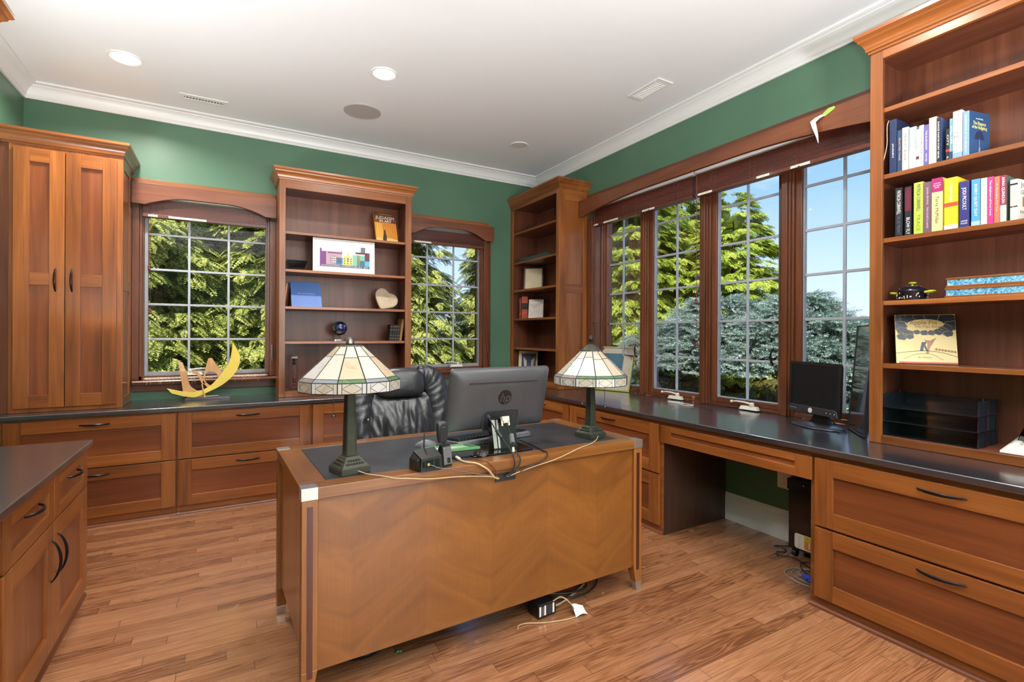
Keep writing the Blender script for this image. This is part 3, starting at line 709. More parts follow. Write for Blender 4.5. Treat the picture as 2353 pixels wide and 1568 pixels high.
# ------------------------------------------------------------------ the desk in the middle (built about its own centre, front towards -y)
DZ=.764; RZ=R(1.7)
desk=thing('desk','cherry writing desk with silver corner caps and black leather inset','desk',(1.0235,2.2205,0),RZ)
hx,hy=.812,.3635
m=MB(); i1,i2=.717,.282
m.box(-hx,hx,-hy,-i2,.722,DZ,DKX); m.box(-hx,hx,i2,hy,.722,DZ,DKX); m.box(-hx,-i1,-i2,i2,.722,DZ,DKY); m.box(i1,hx,-i2,i2,.722,DZ,DKY)
m.box(-i1,i1,-i2,i2,.722,DZ-.004,DKX); obj('desk_top',m,desk,bev=.0025)
m=MB(); m.box(-i1+.001,i1-.001,-i2+.001,i2-.001,DZ-.0039,DZ-.0005,BLOT); obj('leather_inset',m,desk,bev=.0006)
for sx in (-1,1):
    for sy in (-1,1):
        m=MB(); X=lambda a:sx*(hx-a); Y=lambda a:sy*(hy-a)
        def bx(a0,a1,b0,b1,z0,z1,mat): m.box(min(X(a0),X(a1)),max(X(a0),X(a1)),min(Y(b0),Y(b1)),max(Y(b0),Y(b1)),z0,z1,mat)
        bx(-.0012,.054,-.0012,.054,DZ-.001,DZ+.0012,SILV); bx(-.0012,.054,-.0012,.0006,.7225,DZ-.001,SILV); bx(-.0012,.0006,.0006,.054,.7225,DZ-.001,SILV)
        obj('corner_cap',m,desk,bev=.0008)
        m=MB()
        def q(z,a): return [(X(.001),Y(.001),z),(X(a),Y(.001),z),(X(a),Y(a),z),(X(.001),Y(a),z)]
        m.hexa(q(.13,.055),q(.7215,.055),DKZ); m.hexa(q(.0415,.040),q(.1299,.055),DKZ)
        lg=obj('leg',m,desk,bev=.002)
        m=MB(); m.hexa(q(.0005,.034),q(.041,.0405),SILV); obj('foot_cap',m,lg,bev=.0015)
        m=MB(); bx(.018,.038,.0003,.004,.105,.700,INLAY); bx(.0003,.004,.018,.038,.105,.700,INLAY); obj('inlay_strip',m,lg)
m=MB(); m.box(-.756,.756,-hy+.014,-hy+.034,.118,.7215,VENEER); obj('front_panel',m,desk,bev=.0015)
for s in (-1,1):
    m=MB(); a,c=sorted((s*(hx-.014),s*(hx-.034))); m.box(a,c,-.3075,.3075,.16,.7215,DKZ); obj('side_panel',m,desk,bev=.0015)
    m=MB(); a,c=sorted((s*.40,s*.754)); m.box(a,c,-.325,.335,.165,.7215,DKZ); pd=obj('pedestal',m,desk)
m=MB(); m.box(-.399,.399,.315,.335,.64,.7215,DKX); obj('pencil_drawer',m,desk,bev=.002)
m=MB(); x0=.0
m.box(-.045,.055,-hy+.0095,-hy+.0138,.672,.706,BLACK); obj('cable_slot',m,desk,label='black cable slot under the front edge')

# ------------------------------------------------------------------ stained glass table lamps
def glass_lamp(loc, rz, label, zr0, zr1, zt, capped, rot):
    t=thing('table_lamp',label,'lamp',loc,rz,'stained glass lamps on the desk',local=True)
    z0=.0008
    m=MB(); a=.058
    def sq(h,z): return [(-h,-h,z),(h,-h,z),(h,h,z),(-h,h,z)]
    m.hexa(sq(a,z0),sq(a,z0+.02),BRONZE); m.hexa(sq(a*.97,z0+.02),sq(a*.96,z0+.024),BRONZE)
    m.hexa(sq(a*.95,z0+.024),sq(.026,z0+.062),BRONZE); m.hexa(sq(.0225,z0+.062),sq(.0225,z0+.066),BRONZE)
    for s in range(4):   # raised key pattern on the sloping faces
        M0=Matrix.Rotation(s*PI/2,4,'Z'); m.M=M0
        for k in range(-3,4):
            for row,(zz,yy) in enumerate(((.036,-.0462),(.047,-.0380))):
                if abs(k)>3-row: continue
                x=k*.0108; m.box(x-.0038,x+.0038,yy-.0035,yy+.004,zz-.0005,zz+.0055,BRONZE)
        m.M=Matrix()
    obj('base',m,t,bev=.001)
    m=MB(); h0,h1=.0195,.0145; zc0,zc1=.0665,zr0-.012
    m.hexa(sq(h0,zc0),sq(h1,zc1),BRONZE)
    for s in range(4):   # rim bars leave a recessed field on each face
        m.M=Matrix.Rotation(s*PI/2,4,'Z')
        for e in (-1,1): m.hexa([(e*h0-.004*(e>0),-h0-.002,zc0),(e*h0+.004*(e<0),-h0-.002,zc0),(e*h0+.004*(e<0),-h0+.004,zc0),(e*h0-.004*(e>0),-h0+.004,zc0)],[(e*h1-.003*(e>0),-h1-.002,zc1),(e*h1+.003*(e<0),-h1-.002,zc1),(e*h1+.003*(e<0),-h1+.003,zc1),(e*h1-.003*(e>0),-h1+.003,zc1)],BRONZE)
        m.box(-h0,h0,-h0-.002,-h0+.004,zc0,zc0+.012,BRONZE); m.box(-h1,h1,-h1-.002,-h1+.003,zc1-.012,zc1,BRONZE); m.M=Matrix()
    m.hexa(sq(.019,zc1),sq(.021,zc1+.01),BRONZE); m.lathe([(.03,zc1+.01),(.034,zc1+.016),(.012,zc1+.024),(.006,zc1+.03),(.006,zt+.004)],BRONZE,n=20)
    obj('column',m,t,bev=.0008)
    # shade of twelve sides
    N=12; R1,R0=.19,.050; m=MB(); ld=MB(); rnd=random.Random(int(rot*100)+3)
    ang=lambda k: rot+2*PI*k/N
    pt=lambda r,z,k: Vector((r*math.cos(ang(k)),r*math.sin(ang(k)),z))
    za=zr1+.012; ra=R1-.011*1.35
    dk=lambda p,q2,r=.0022: ld.tube([p,q2],r,LEAD,5)
    for k in range(N):
        A,B=pt(R1,zr0,k),pt(R1,zr0,k+1); C,D=pt(R1,zr1,k),pt(R1,zr1,k+1); E,F_=pt(ra,za,k),pt(ra,za,k+1); G,H=pt(R0,zt,k),pt(R0,zt,k+1)
        f=(.42,.60,.36,.56)[k%4] if True else 0
        f=1-(.36 if k%2 else .27) if k%3 else 1-.33
        I,J=E.lerp(G,f),F_.lerp(H,f)
        def pane(ps,mt):
            n=(ps[1]-ps[0]).cross(ps[2]-ps[0]).normalized()*.0015
            m.add([tuple(p+n) for p in ps]+[tuple(p-n) for p in ps],[tuple(range(len(ps))),tuple(range(2*len(ps)-1,len(ps)-1,-1))]+[(i,i+len(ps),(i+1)%len(ps)+len(ps),(i+1)%len(ps)) for i in range(len(ps))],mt)
        pane([E,F_,J,I],rnd.choice((SG[0],SG[1],SG[1],SG[4],SG[2],SG[0]))); pane([I,J,H,G],rnd.choice((SG[0],SG[3],SG[1],SG[2],SG[4])))
        pane([C,D,F_,E],rnd.choice(SGA))
        lp=lambda s,u: A.lerp(B,s).lerp(C.lerp(D,s),u)
        for s0,s1 in ((0,.15),(.85,1)): pane([lp(s0,0),lp(s1,0),lp(s1,1),lp(s0,1)],SG[rnd.choice((0,1,4))])
        L_,R_,T_,B_=lp(.15,.5),lp(.85,.5),lp(.5,1),lp(.5,0)
        pane([B_,R_,T_,L_],SG[rnd.choice((0,1,2,4))])
        for tri in ([lp(.15,0),B_,L_],[B_,lp(.85,0),R_],[R_,lp(.85,1),T_],[T_,lp(.15,1),L_]): pane(tri,SG[rnd.choice((0,4,1))])
        for p,q2 in ((C,D),(E,F_),(I,J)): dk(p,q2)
        for p,q2 in ((A,C),(C,E),(E,G)): dk(p,q2,.0027)
        dk(A,B,.0024)
        for p,q2 in ((lp(.15,0),lp(.15,1)),(lp(.85,0),lp(.85,1)),(L_,T_),(T_,R_),(R_,B_),(B_,L_)): dk(p,q2,.002)
    sh=obj('lamp_shade',m,t,recalc=False); obj('lead_came',ld,sh)
    m=MB(); z=zt
    if capped:
        m.lathe([(.056,z-.004),(.055,z+.002),(.036,z+.02),(.016,z+.032),(.009,z+.036)],BRONZE,n=12); obj('cap',m,t); m=MB()
        m.lathe([(.006,z+.036),(.009,z+.041),(.006,z+.046),(.012,z+.052),(.0135,z+.060),(.008,z+.073),(.001,z+.084)],LEAD,n=14)
    else:
        m.lathe([(.052,z-.002),(.05,z+.004),(.03,z+.005),(.012,z+.006)],BRONZE,n=24); obj('cap',m,t); m=MB()
        m.lathe([(.015,z+.0065),(.017,z+.011),(.013,z+.023),(.008,z+.032),(.001,z+.036)],STEEL,n=20)
    obj('finial',m,t)
    for a,d,zl in ((R(185),.062,.098),(R(-35),.072,.118)):
        x,y=d*math.cos(a-rz),d*math.sin(a-rz); m=MB()
        zz=zr0+.02
        m.tube([(0,0,zr0+.026),(x,y,zr0+.024)],.003,BRONZE,6)
        while zz>zr0-zl+.02: m.ball((x,y,zz),.0017,STEEL,6); zz-=.0036
        m.tube([(x,y,zr0+.024),(x,y,zr0-zl+.01)],.0007,STEEL,4); pc=obj('pull_chain',m,t)
        m=MB(); m.ball((x,y,zr0-zl),.0085,STEEL,14); obj('chain_ball',m,pc)
    return t
def cord(parent,pts,r,mat,name='cord',n=10):
    """a flexible lead given in world coordinates"""
    M=parent.matrix_basis.inverted() if parent.name in LOCAL else Matrix()
    m=MB(); m.M=M; m.tube(bez(pts,n),r,mat,7); return obj(name,m,parent)
lampL=glass_lamp((.415,1.992,DZ),R(14),'stained glass lamp at the left end of the desk, showing a bare silver finial',.320,.358,.486,False,R(-12-90+3.5))
cord(lampL,[(.435,1.936,.776),(.461,1.90,.770),(.49,1.868,.7685),(.515,1.845,.7665),(.55,1.834,.758),(.594,1.831,.752),(.682,1.834,.737),(.784,1.838,.729),(.882,1.842,.718),(.965,1.846,.703),(1.0,1.852,.690)],.0023,CREAMC)
lampR=glass_lamp((1.655,2.062,DZ),R(9),'stained glass lamp at the right end of the desk, capped by a dark pointed finial',.278,.318,.452,True,R(-10-90))
cord(lampR,[(1.653,1.997,.779),(1.62,1.97,.770),(1.56,1.926,.7685),(1.49,1.89,.7685),(1.43,1.872,.765),(1.37,1.862,.752),(1.279,1.855,.733),(1.184,1.852,.72),(1.10,1.849,.706),(1.04,1.852,.692)],.0023,CREAMC)

# ------------------------------------------------------------------ monitor with its back to the viewer
MON=P('monitor_back',(66,66,70),.38,var=.04,vs=8)
mon=thing('computer_monitor','large dark computer monitor turned away, round logo on its back','monitor',(1.13,2.05,DZ),R(1.5),local=True)
def L2(x,y,z): return (x-1.13,y-2.05,z-DZ)
tilt=R(-13.5); W,H,T=.268,.152,.011
M=Matrix.Translation((.0045,.052,.229))@Matrix.Rotation(tilt,4,'X')*1
M=Matrix.Translation((.0045,.052,.229))@Matrix.Rotation(R(13.5),4,'X')
def rrect(w,h,r,n=5):
    o=[]
    for cx,cy,a in ((w-r,h-r,0),(-w+r,h-r,90),(-w+r,-h+r,180),(w-r,-h+r,270)):
        for i in range(n+1): t=R(a+90*i/n); o.append((cx+r*math.cos(t),cy+r*math.sin(t)))
    return o
m=MB(); m.M=M
rows=[]
for w,h,r,y in ((W,H,.016,.012),(W,H,.016,.004),(W-.003,H-.003,.016,-.004),(W-.012,H-.010,.02,-.014),(W-.03,H-.022,.026,-.024),(W-.07,H-.045,.03,-.030),(.10,.07,.03,-.033)):
    rows.append([(a,y,b_) for a,b_ in rrect(w,h,r)])
m.grid(rows,MON,closed=True); m.add(rows[0],[tuple(range(len(rows[0])))],BLACK); m.add(rows[-1],[tuple(range(len(rows[-1])))],MON)
body=obj('housing',m,mon,ang=40)
m=MB(); m.M=M; m.box(-W+.016,W-.016,.0122,.0126,-H+.02,H-.016,BLACKG); obj('screen',m,mon)
m=MB(); m.M=M; m.box(-.185,.185,-.0335,-.029,.088,.093,BLACK)
for k in range(74): m.box(-.184+k*.005,-.1815+k*.005,-.0345,-.033,.0885,.0925,MON)
obj('vent_slot',m,body)
LOGO=P('logo_black',(24,22,22),.35)
m=MB(); m.M=M@Matrix.Translation((.010,-.0335,.016))@Matrix.Rotation(R(90),4,'X')
m.lathe([(.0365,0),(.0365,.0012),(.001,.0013)],LOGO,n=40); m.text('hp',.060,MON,Matrix.Translation((.0,-.003,.0016)),shear=.28,depth=.0006); obj('logo',m,body)
m=MB(); m.M=M
o1=rrect(.098,.052,.02); o2=rrect(.094,.048,.018)
m.grid([[(a,-.0352,b_-.097) for a,b_ in o1],[(a,-.0375,b_-.097) for a,b_ in o1],[(a,-.0375,b_-.097) for a,b_ in o2],[(a,-.0335,b_-.097) for a,b_ in o2]],MON,closed=True)
m.add([(a,-.0337,b_-.097) for a,b_ in o2],[tuple(range(len(o2)))],P('recess_grey',(48,48,51),.42)); obj('port_recess',m,body)
m=MB(); m.hexa([(-.072,-.035,.006),(.058,-.035,.006),(.058,.012,.006),(-.072,.012,.006)],[(-.080,-.018,.147),(.045,-.018,.147),(.045,.01,.147),(-.080,.01,.147)],BLACKG)
for a,c in ((-.071,-.052),(-.047,-.036)): m.hexa([(a,-.037,.012),(c,-.037,.012),(c,-.034,.012),(a,-.034,.012)],[(a-.008,-.0205,.14),(c-.008,-.0205,.14),(c-.008,-.017,.14),(a-.008,-.017,.14)],SILV)
obj('stand_neck',m,mon,bev=.004)
m=MB(); m.prism([(-.21,-.10),(.095,-.098),(.11,-.085),(.11,.10),(.095,.112),(-.19,.112),(-.21,.10)],.0008,.0075,BLACKG); obj('stand_base',m,mon,bev=.002)
CONN=P('connector_cream',(216,206,186),.5,var=.06)
def cable(label,pts,r,mat,extra=None,group=None):
    t=tag(obj('cable',MB().tube(bez(pts,10),r,mat,8) if not extra else extra(MB().tube(bez(pts,10),r,mat,8))),label,'cable',group); return t
def dvi(m):
    q=quad_frame((1.105,1.995,.915),(1,.03,0),(0,.25,1)); m.M=q
    m.box(-.018,.018,-.012,.008,-.009,.009,CONN); m.box(-.011,.011,-.022,-.012,-.006,.006,CONN)
    for s in (-1,1): m.lathe([(.0042,0),(.0042,-.024)],CONN,(s*.018,-.010,0),10,'y')
    m.M=Matrix(); m.tube([(1.100,1.925,.852),(1.088,1.893,.822)],.011,GREYP,10); m.tube([(1.082,1.878,.806),(1.077,1.866,.79)],.006,CONN,8); return m
cable('dark video cable with a cream plug in the monitor back',[(1.105,1.985,.895),(1.103,1.955,.872),(1.094,1.91,.836),(1.085,1.87,.80),(1.098,1.846,.768),(1.09,1.842,.735),(1.062,1.847,.708),(1.045,1.852,.694)],.0034,BCORD,dvi)
def ferrite(m): m.tube([(1.035,1.945,.875),(1.046,1.915,.845)],.008,BLACK,10); m.tube([(1.012,1.99,.935),(1.02,1.98,.922)],.007,BLACK,8); return m
cable('dark power cable dropping from the monitor back past the stand',[(1.015,1.985,.93),(1.03,1.955,.885),(1.047,1.912,.842),(1.062,1.866,.80),(1.068,1.846,.768),(1.068,1.842,.735),(1.05,1.848,.705),(1.03,1.852,.695)],.0030,BCORD,ferrite)
cable('black cable looping over the desk edge right of the monitor stand',[(1.28,2.16,.768),(1.275,2.05,.7685),(1.262,1.96,.7685),(1.255,1.90,.7685),(1.252,1.868,.768),(1.243,1.853,.752),(1.2,1.850,.735),(1.13,1.849,.718),(1.085,1.850,.70),(1.035,1.8525,.69)],.0028,BCORD)

# keyboard and mouse behind the monitor
kb=thing('keyboard','grey computer keyboard half hidden behind the monitor','keyboard',(1.15,2.27,DZ),R(10),local=True)
m=MB(); m.prism([(-.085,.001),(.085,.001),(.085,.022),(.075,.026),(-.085,.012)],-.225,.225,P('keyboard_grey',(112,112,116),.45),'x'); 
for i,(v) in enumerate(m.v): m.v[i]=(v[0],v[1]*-1,v[2])
obj('case',m,kb,bev=.003)
m=MB(); r=random.Random(3)
for row in range(6):
    y=.062-row*.0235; x=-.215
    while x<.21:
        w=.0165 if row<5 or not -.12<x<.0 else .11
        zt=.018-.0001*0+(-y+.085)*.085
        m.hexa([(x,y-.009,zt-.006),(x+w,y-.009,zt-.006),(x+w,y+.009,zt-.007),(x,y+.009,zt-.007)],[(x+.002,y-.007,zt+.006),(x+w-.002,y-.007,zt+.006),(x+w-.002,y+.006,zt+.005),(x+.002,y+.006,zt+.005)],KEYM); x+=w+.003
        if abs(x-.075)<.01 or abs(x-.135)<.01: x+=.008
obj('key',m,kb)
ms=thing('mouse','small dark computer mouse left of the keyboard','mouse',(.825,2.262,DZ),R(60),local=True)
m=MB(); rows=[]
for k in range(9):
    t=k/8; y=-.05+.1*t; w=.028*math.sin(PI*(t*.86+.07))**.5; h=.032*math.sin(PI*(.12+.8*t))**.8
    rows.append([(w*math.cos(a),y,.0008+max(0,h*math.sin(a))) for a in [PI*i/10 for i in range(11)]])
m.grid(rows,GREYP); m.add(rows[0],[tuple(range(11))],GREYP); m.add(rows[-1],[tuple(range(11))[::-1]],GREYP); m.add([(r_[0][0],r_[0][1],.0008) for r_ in rows]+[(r_[-1][0],r_[-1][1],.0008) for r_ in rows[::-1]],[tuple(range(18))],BLACK)
obj('shell',m,ms,ang=50); m=MB(); m.lathe([(.0045,-.003),(.0045,.003)],BLACK,(0,.028,.0235),12,'x'); obj('wheel',m,ms)

# cordless phone group
ph=thing('cordless_phone_station','black cordless phone base unit with stub antenna','phone base',(.69,1.885,DZ),R(12),local=True)
m=MB()
pr=[(-.062,-.03),(.045,-.044),(.047,-.02)]
m.hexa([(-.052,-.040,.001),(.042,-.048,.001),(.05,.045,.001),(-.05,.05,.001)],[(-.047,-.038,.052),(.040,-.046,.056),(.047,.02,.078),(-.047,.025,.074)],BLACK)
m.hexa([(-.0525,-.036,.002),(-.051,-.03,.002),(-.051,.046,.002),(-.0525,.045,.002)],[(-.062,-.028,.045),(-.049,-.03,.05),(-.049,.022,.07),(-.066,.02,.05)],BLACK)
obj('housing',m,ph,bev=.004,seg=3)
m=MB(); m.M=quad_frame((-.002,-.0455,.03),(1,-.085,0),(0,.06,1)); m.box(-.026,.03,-.014,.014,-.001,.0008,BLACKG); m.box(-.022,-.012,-.007,.003,.0008,.0015,P('jack_gold',(190,170,90),.4,.6)); m.box(.006,.007,-.013,.013,.0008,.0012,GREYP); m.box(-.04,-.033,-.012,.012,-.001,.001,BLACKG); obj('jack_panel',m,ph)
m=MB(); m.tube([(.005,.028,.07),(.007,.03,.135)],[.0038,.003],BLACK,8); obj('antenna',m,ph)
m=MB(); m.hexa([(.052,-.035,.001),(.100,-.032,.001),(.104,.03,.001),(.052,.035,.001)],[(.056,-.022,.085),(.098,-.020,.085),(.097,-.004,.088),(.056,-.006,.088)],BLACK)
m.M=quad_frame((.0775,-.0315,.045),(1,.05,0),(0,.15,1)); m.box(-.02,.02,-.034,.036,0,.0015,GREYP); m.box(-.004,.012,-.03,-.008,.0015,.002,BLACK)
for s in (-1,1): m.lathe([(.002,0.0015),(.002,.003)],SILV,(s*.015,.031,0),8)
obj('charging_cradle',m,ph,bev=.003,seg=3)
cord(ph,[(.672,1.846,.792),(.70,1.835,.785),(.718,1.832,.776),(.765,1.833,.765),(.822,1.836,.748),(.882,1.840,.729),(.965,1.846,.706),(1.0,1.852,.692)],.0022,GREYP,'cable')
hs=thing('phone_handset','dark cordless handset standing in its charging cradle','phone',(.772,1.925,DZ),R(10),local=True)
m=MB(); M0=Matrix.Translation((0,.0,.0885))@Matrix.Rotation(R(-4),4,'X'); m.M=M0; rows=[]
for z,w,d in ((0,.018,.011),(.02,.022,.0135),(.06,.0245,.014),(.075,.024,.0135),(.084,.019,.011),(.087,.011,.006)):
    rows.append([(a*1.0,b_,z) for a,b_ in [(x,y) for x,y in rrect(w,d,min(d*.8,.01),4)]])
m.grid(rows,KEYM,closed=True); m.add(rows[0],[tuple(range(len(rows[0])))[::-1]],KEYM); m.add(rows[-1],[tuple(range(len(rows[-1])))],KEYM); hb=obj('body',m,hs,ang=45)
m=MB(); m.M=M0@Matrix.Translation((0,-.0145,.04))@Matrix.Rotation(R(90),4,'X'); o=rrect(.0175,.033,.012); m.prism(o,0,.0012,BLACK); m.box(-.011,.011,.022,.0245,.0012,.0016,GREYP); obj('back_plate',m,hb)
# green-edged device
GREEN=P('device_green',(74,126,74),.45); LCD=P('lcd_pale',(196,214,192),.3,var=.02)
g=thing('desktop_calculator','green-rimmed desk device with a pale screen beside the monitor stand','calculator',(.862,2.06,DZ),R(-3),local=True)
def slab(m,x0,x1,y0,y1,zf0,zf1,zb0,zb1,mat): m.hexa([(x0,y0,zf0),(x1,y0,zf0),(x1,y1,zb0),(x0,y1,zb0)],[(x0,y0,zf1),(x1,y0,zf1),(x1,y1,zb1),(x0,y1,zb1)],mat)
m=MB(); slab(m,-.105,.105,-.085,.075,.001,.03,.001,.012,BLACK); obj('case',m,g,bev=.003)
m=MB(); x,y0,y1=.110,-.09,.08; sl=lambda y:.0312-(y+.09)*.112
for a in ((-x,x,y0,y0+.022),(-x,x,y1-.02,y1),(-x,-x+.022,y0+.022,y1-.02),(x-.022,x,y0+.022,y1-.02)): slab(m,a[0],a[1],a[2],a[3],sl(a[2]),sl(a[2])+.012,sl(a[3]),sl(a[3])+.012,GREEN)
obj('rim',m,g,bev=.003)
m=MB(); slab(m,-x+.022,x-.022,y0+.022,y1-.02,sl(y0+.022)+.0005,sl(y0+.022)+.005,sl(y1-.02)+.0005,sl(y1-.02)+.005,LCD); obj('screen',m,g)
cable('cream cable with a pale plug lying over the desk edge',[(.853,1.952,.772),(.853,1.905,.770),(.866,1.872,.770),(.89,1.853,.768),(.912,1.842,.757),(.943,1.842,.735),(.972,1.848,.702),(.995,1.8525,.69)],.0042,CREAMC,lambda m:(m.tube([(.853,1.968,.772),(.853,1.935,.772)],.007,CONN,8),m)[1])
cable('thin brown cable beside the cream cable at the desk edge',[(.905,1.955,.7675),(.925,1.90,.7675),(.94,1.866,.7675),(.955,1.846,.758),(.975,1.843,.735),(.985,1.847,.705),(1.0,1.8525,.692)],.002,BRNC)
t=thing('glass_paperweight','clear wedge of cut glass in front of the monitor stand','paperweight',(.972,1.945,DZ),R(-8),local=True)
m=MB(); m.prism([(-.03,-.004),(-.026,-.014),(.004,-.018),(.03,.016),(.022,.02),(-.024,.012)],.001,.026,CLEAR); obj('crystal',m,t,bev=.004)
# ------------------------------------------------------------------ leather chair
ch=thing('office_chair','black leather executive chair with pleated back behind the desk','chair',(.93,2.93,0),R(-3),local=True)
def yb(z): return .02+(z-.45)*.19     # reclining back line (front surface reference)
NX,NZ=48,44
rows=[]
fr=random.Random(5)
folds=[(-.78,.30,.05,.016),(-.42,.10,.045,.017),(-.10,-.05,.05,.015),(.20,-.12,.05,.017),(.52,-.25,.05,.016),(.84,-.30,.045,.013),(-.60,-.3,.03,.007),(.36,.2,.03,.007),(.02,.35,.03,.006)]
def halfw(z): return .235+.03*min(1,(z-.45)/.3)
for k in range(NZ+1):
    z=.46+(.93-.46)*k/NZ; t=k/NZ; row=[]
    for i in range(NX+1):
        s=-1+2*i/NX; w=halfw(z)-.012
        d=.045*(1-abs(s)**2.6)*(math.sin(PI*min(1,.06+t*.98))**.35)
        for c,kx,wd,a in folds:
            q=(s-c-kx*(t-.6)*.6)/wd; d-=a*math.exp(-q*q)*(.35+.65*math.sin(PI*min(1,max(0,t)))**.5)*(.6+.4*math.sin(t*9+c*7))
        d+=.004*math.sin(s*23+t*11)*math.sin(t*17+s*5)
        row.append((s*w,yb(z)-d-.02,z))
    rows.append(row)
m=MB(); m.grid(rows,LEATHER); n=len(rows)
back=[[(p[0],yb(p[2])+.03,p[2]) for p in r] for r in rows]
m.grid([rows[0],back[0]],LEATHER); m.grid([rows[-1],back[-1]],LEATHER); m.grid([[r[0] for r in rows],[r[0] for r in back]],LEATHER); m.grid([[r[-1] for r in rows],[r[-1] for r in back]],LEATHER)
obj('back_cushion',m,ch,ang=70)
# head pillow
m=MB(); rows=[]; NU,NV=40,26
for k in range(NV+1):
    v=-PI/2+PI*k/NV; row=[]
    for i in range(NU):
        u=2*PI*i/NU; se=lambda c,e: math.copysign(abs(c)**e,c)
        x=.148*se(math.cos(v),.45)*se(math.cos(u),.5); y=.052*se(math.cos(v),.6)*se(math.sin(u),.8); z=.088*se(math.sin(v),.6)
        z+=-.010*(x/.15)**2; y+=.003*math.sin(x*60+z*30)*math.sin(z*50)
        row.append((x,yb(1.0)-.035+y+(z)*.16,1.0+z))
    rows.append(row)
m.grid(rows,LEATHER,closed=True); obj('head_pillow',m,ch,ang=70)
# padded side rolls running up both sides and over the shoulders
for s in (-1,1):
    ctl=[(.215,.46,.05),(.232,.60,.06),(.242,.78,.064),(.236,.90,.072),(.214,.99,.078),(.165,1.035,.066),(.11,1.05,.045)]
    pts=bez([(s*a,yb(z)-.012,z) for a,z,q in ctl],10); n=len(pts); rr=[p.x for p in bez([(q,0,0) for a,z,q in ctl],10)]
    m=MB(); rows=[]
    for i,p in enumerate(pts):
        d=(pts[min(i+1,n-1)]-pts[max(i-1,0)]).normalized(); side=d.cross(Vector((0,1,0))).normalized(); row=[]
        for k in range(22):
            a=2*PI*k/22; w=rr[i]*math.cos(a); th=.040*math.sin(a)*(1-.12*math.sin(i*.75+2*math.cos(a))**2)
            th+=.0035*math.sin(i*.55+w*70)*max(0,-math.sin(a)); row.append(tuple(p+side*w+Vector((0,th,0))))
        rows.append(row)
    m.grid(rows,LEATHER,closed=True); m.add(rows[0],[tuple(range(22))],LEATHER); m.add(rows[-1],[tuple(range(22))],LEATHER); obj('side_roll',m,ch,ang=75)
m=MB(); o=[]
for z in [.44+.02*i for i in range(33)]: o.append((halfw(min(z,.95))-.0*z if z<.93 else max(.08,.262-(z-.93)**1.6*2.2),z))
prof=[(w,z) for w,z in o]+[(-w,z) for w,z in o[::-1]]
vs=[(x,yb(z)+.031,z) for x,z in prof]+[(x,yb(z)+.052,z) for x,z in prof]; k=len(prof)
m.add(vs,[tuple(range(k)),tuple(range(2*k-1,k-1,-1))]+[(i,(i+1)%k,k+(i+1)%k,k+i) for i in range(k)],BLACK); obj('back_shell',m,ch,bev=.003)
m=MB(); rows=[]
for y,w,z in ((.02,.225,.435),(.0,.24,.47),(-.06,.255,.485),(-.20,.26,.49),(-.35,.255,.485),(-.43,.235,.46),(-.45,.22,.42),(-.43,.21,.395),(-.2,.22,.385),(.0,.21,.39)):
    rows.append([(w*math.copysign(abs(q)**.9,q),y,z-.02*abs(q)**4) for q in [-1+2*i/16 for i in range(17)]])
rows.append(rows[0]); m.grid(rows,LEATHER); m.add([r[0] for r in rows[:-1]],[tuple(range(10))],LEATHER); m.add([r[-1] for r in rows[:-1]],[tuple(range(10))[::-1]],LEATHER); obj('seat',m,ch,ang=60)
for s in (-1,1):
    m=MB(); m.tube(bez([(s*.27,-.02,.42),(s*.315,-.03,.55),(s*.315,-.10,.625),(s*.312,-.24,.63),(s*.30,-.30,.56),(s*.27,-.28,.42)],8),.018,BLACK,10); ar=obj('armrest',m,ch)
    m=MB(); m.tube(bez([(s*.315,-.06,.63),(s*.315,-.16,.645),(s*.313,-.25,.638)],8),.026,LEATHER,12); obj('arm_pad',m,ar)
m=MB(); m.lathe([(.05,.36),(.05,.384),(.028,.36),(.028,.16),(.035,.15),(.035,.09)],BLACK,(0,-.18,0),18); obj('gas_lift',m,ch)
for k in range(5):
    a=R(90+72*k); c,s_=math.cos(a),math.sin(a); X=lambda r,w:(c*r-s_*w,-.18+s_*r+c*w)
    m=MB(); m.hexa([X(.02,-.028)+(.07,),X(.30,-.016)+(.062,),X(.30,.016)+(.062,),X(.02,.028)+(.07,)],[X(.02,-.024)+(.13,),X(.30,-.012)+(.085,),X(.30,.012)+(.085,),X(.02,.024)+(.13,)],BLACK); lg=obj('base_leg',m,ch,bev=.003)
    m=MB()
    for w in (-.014,.014):
        x,y=X(.29,w); m.M=Matrix.Translation((x,y,.0262))@Matrix.Rotation(a,4,'Z'); m.lathe([(.0255,-.008),(.0255,.008)],BLACK,(0,0,0),18,'y'); m.M=Matrix()
    obj('caster',m,lg)
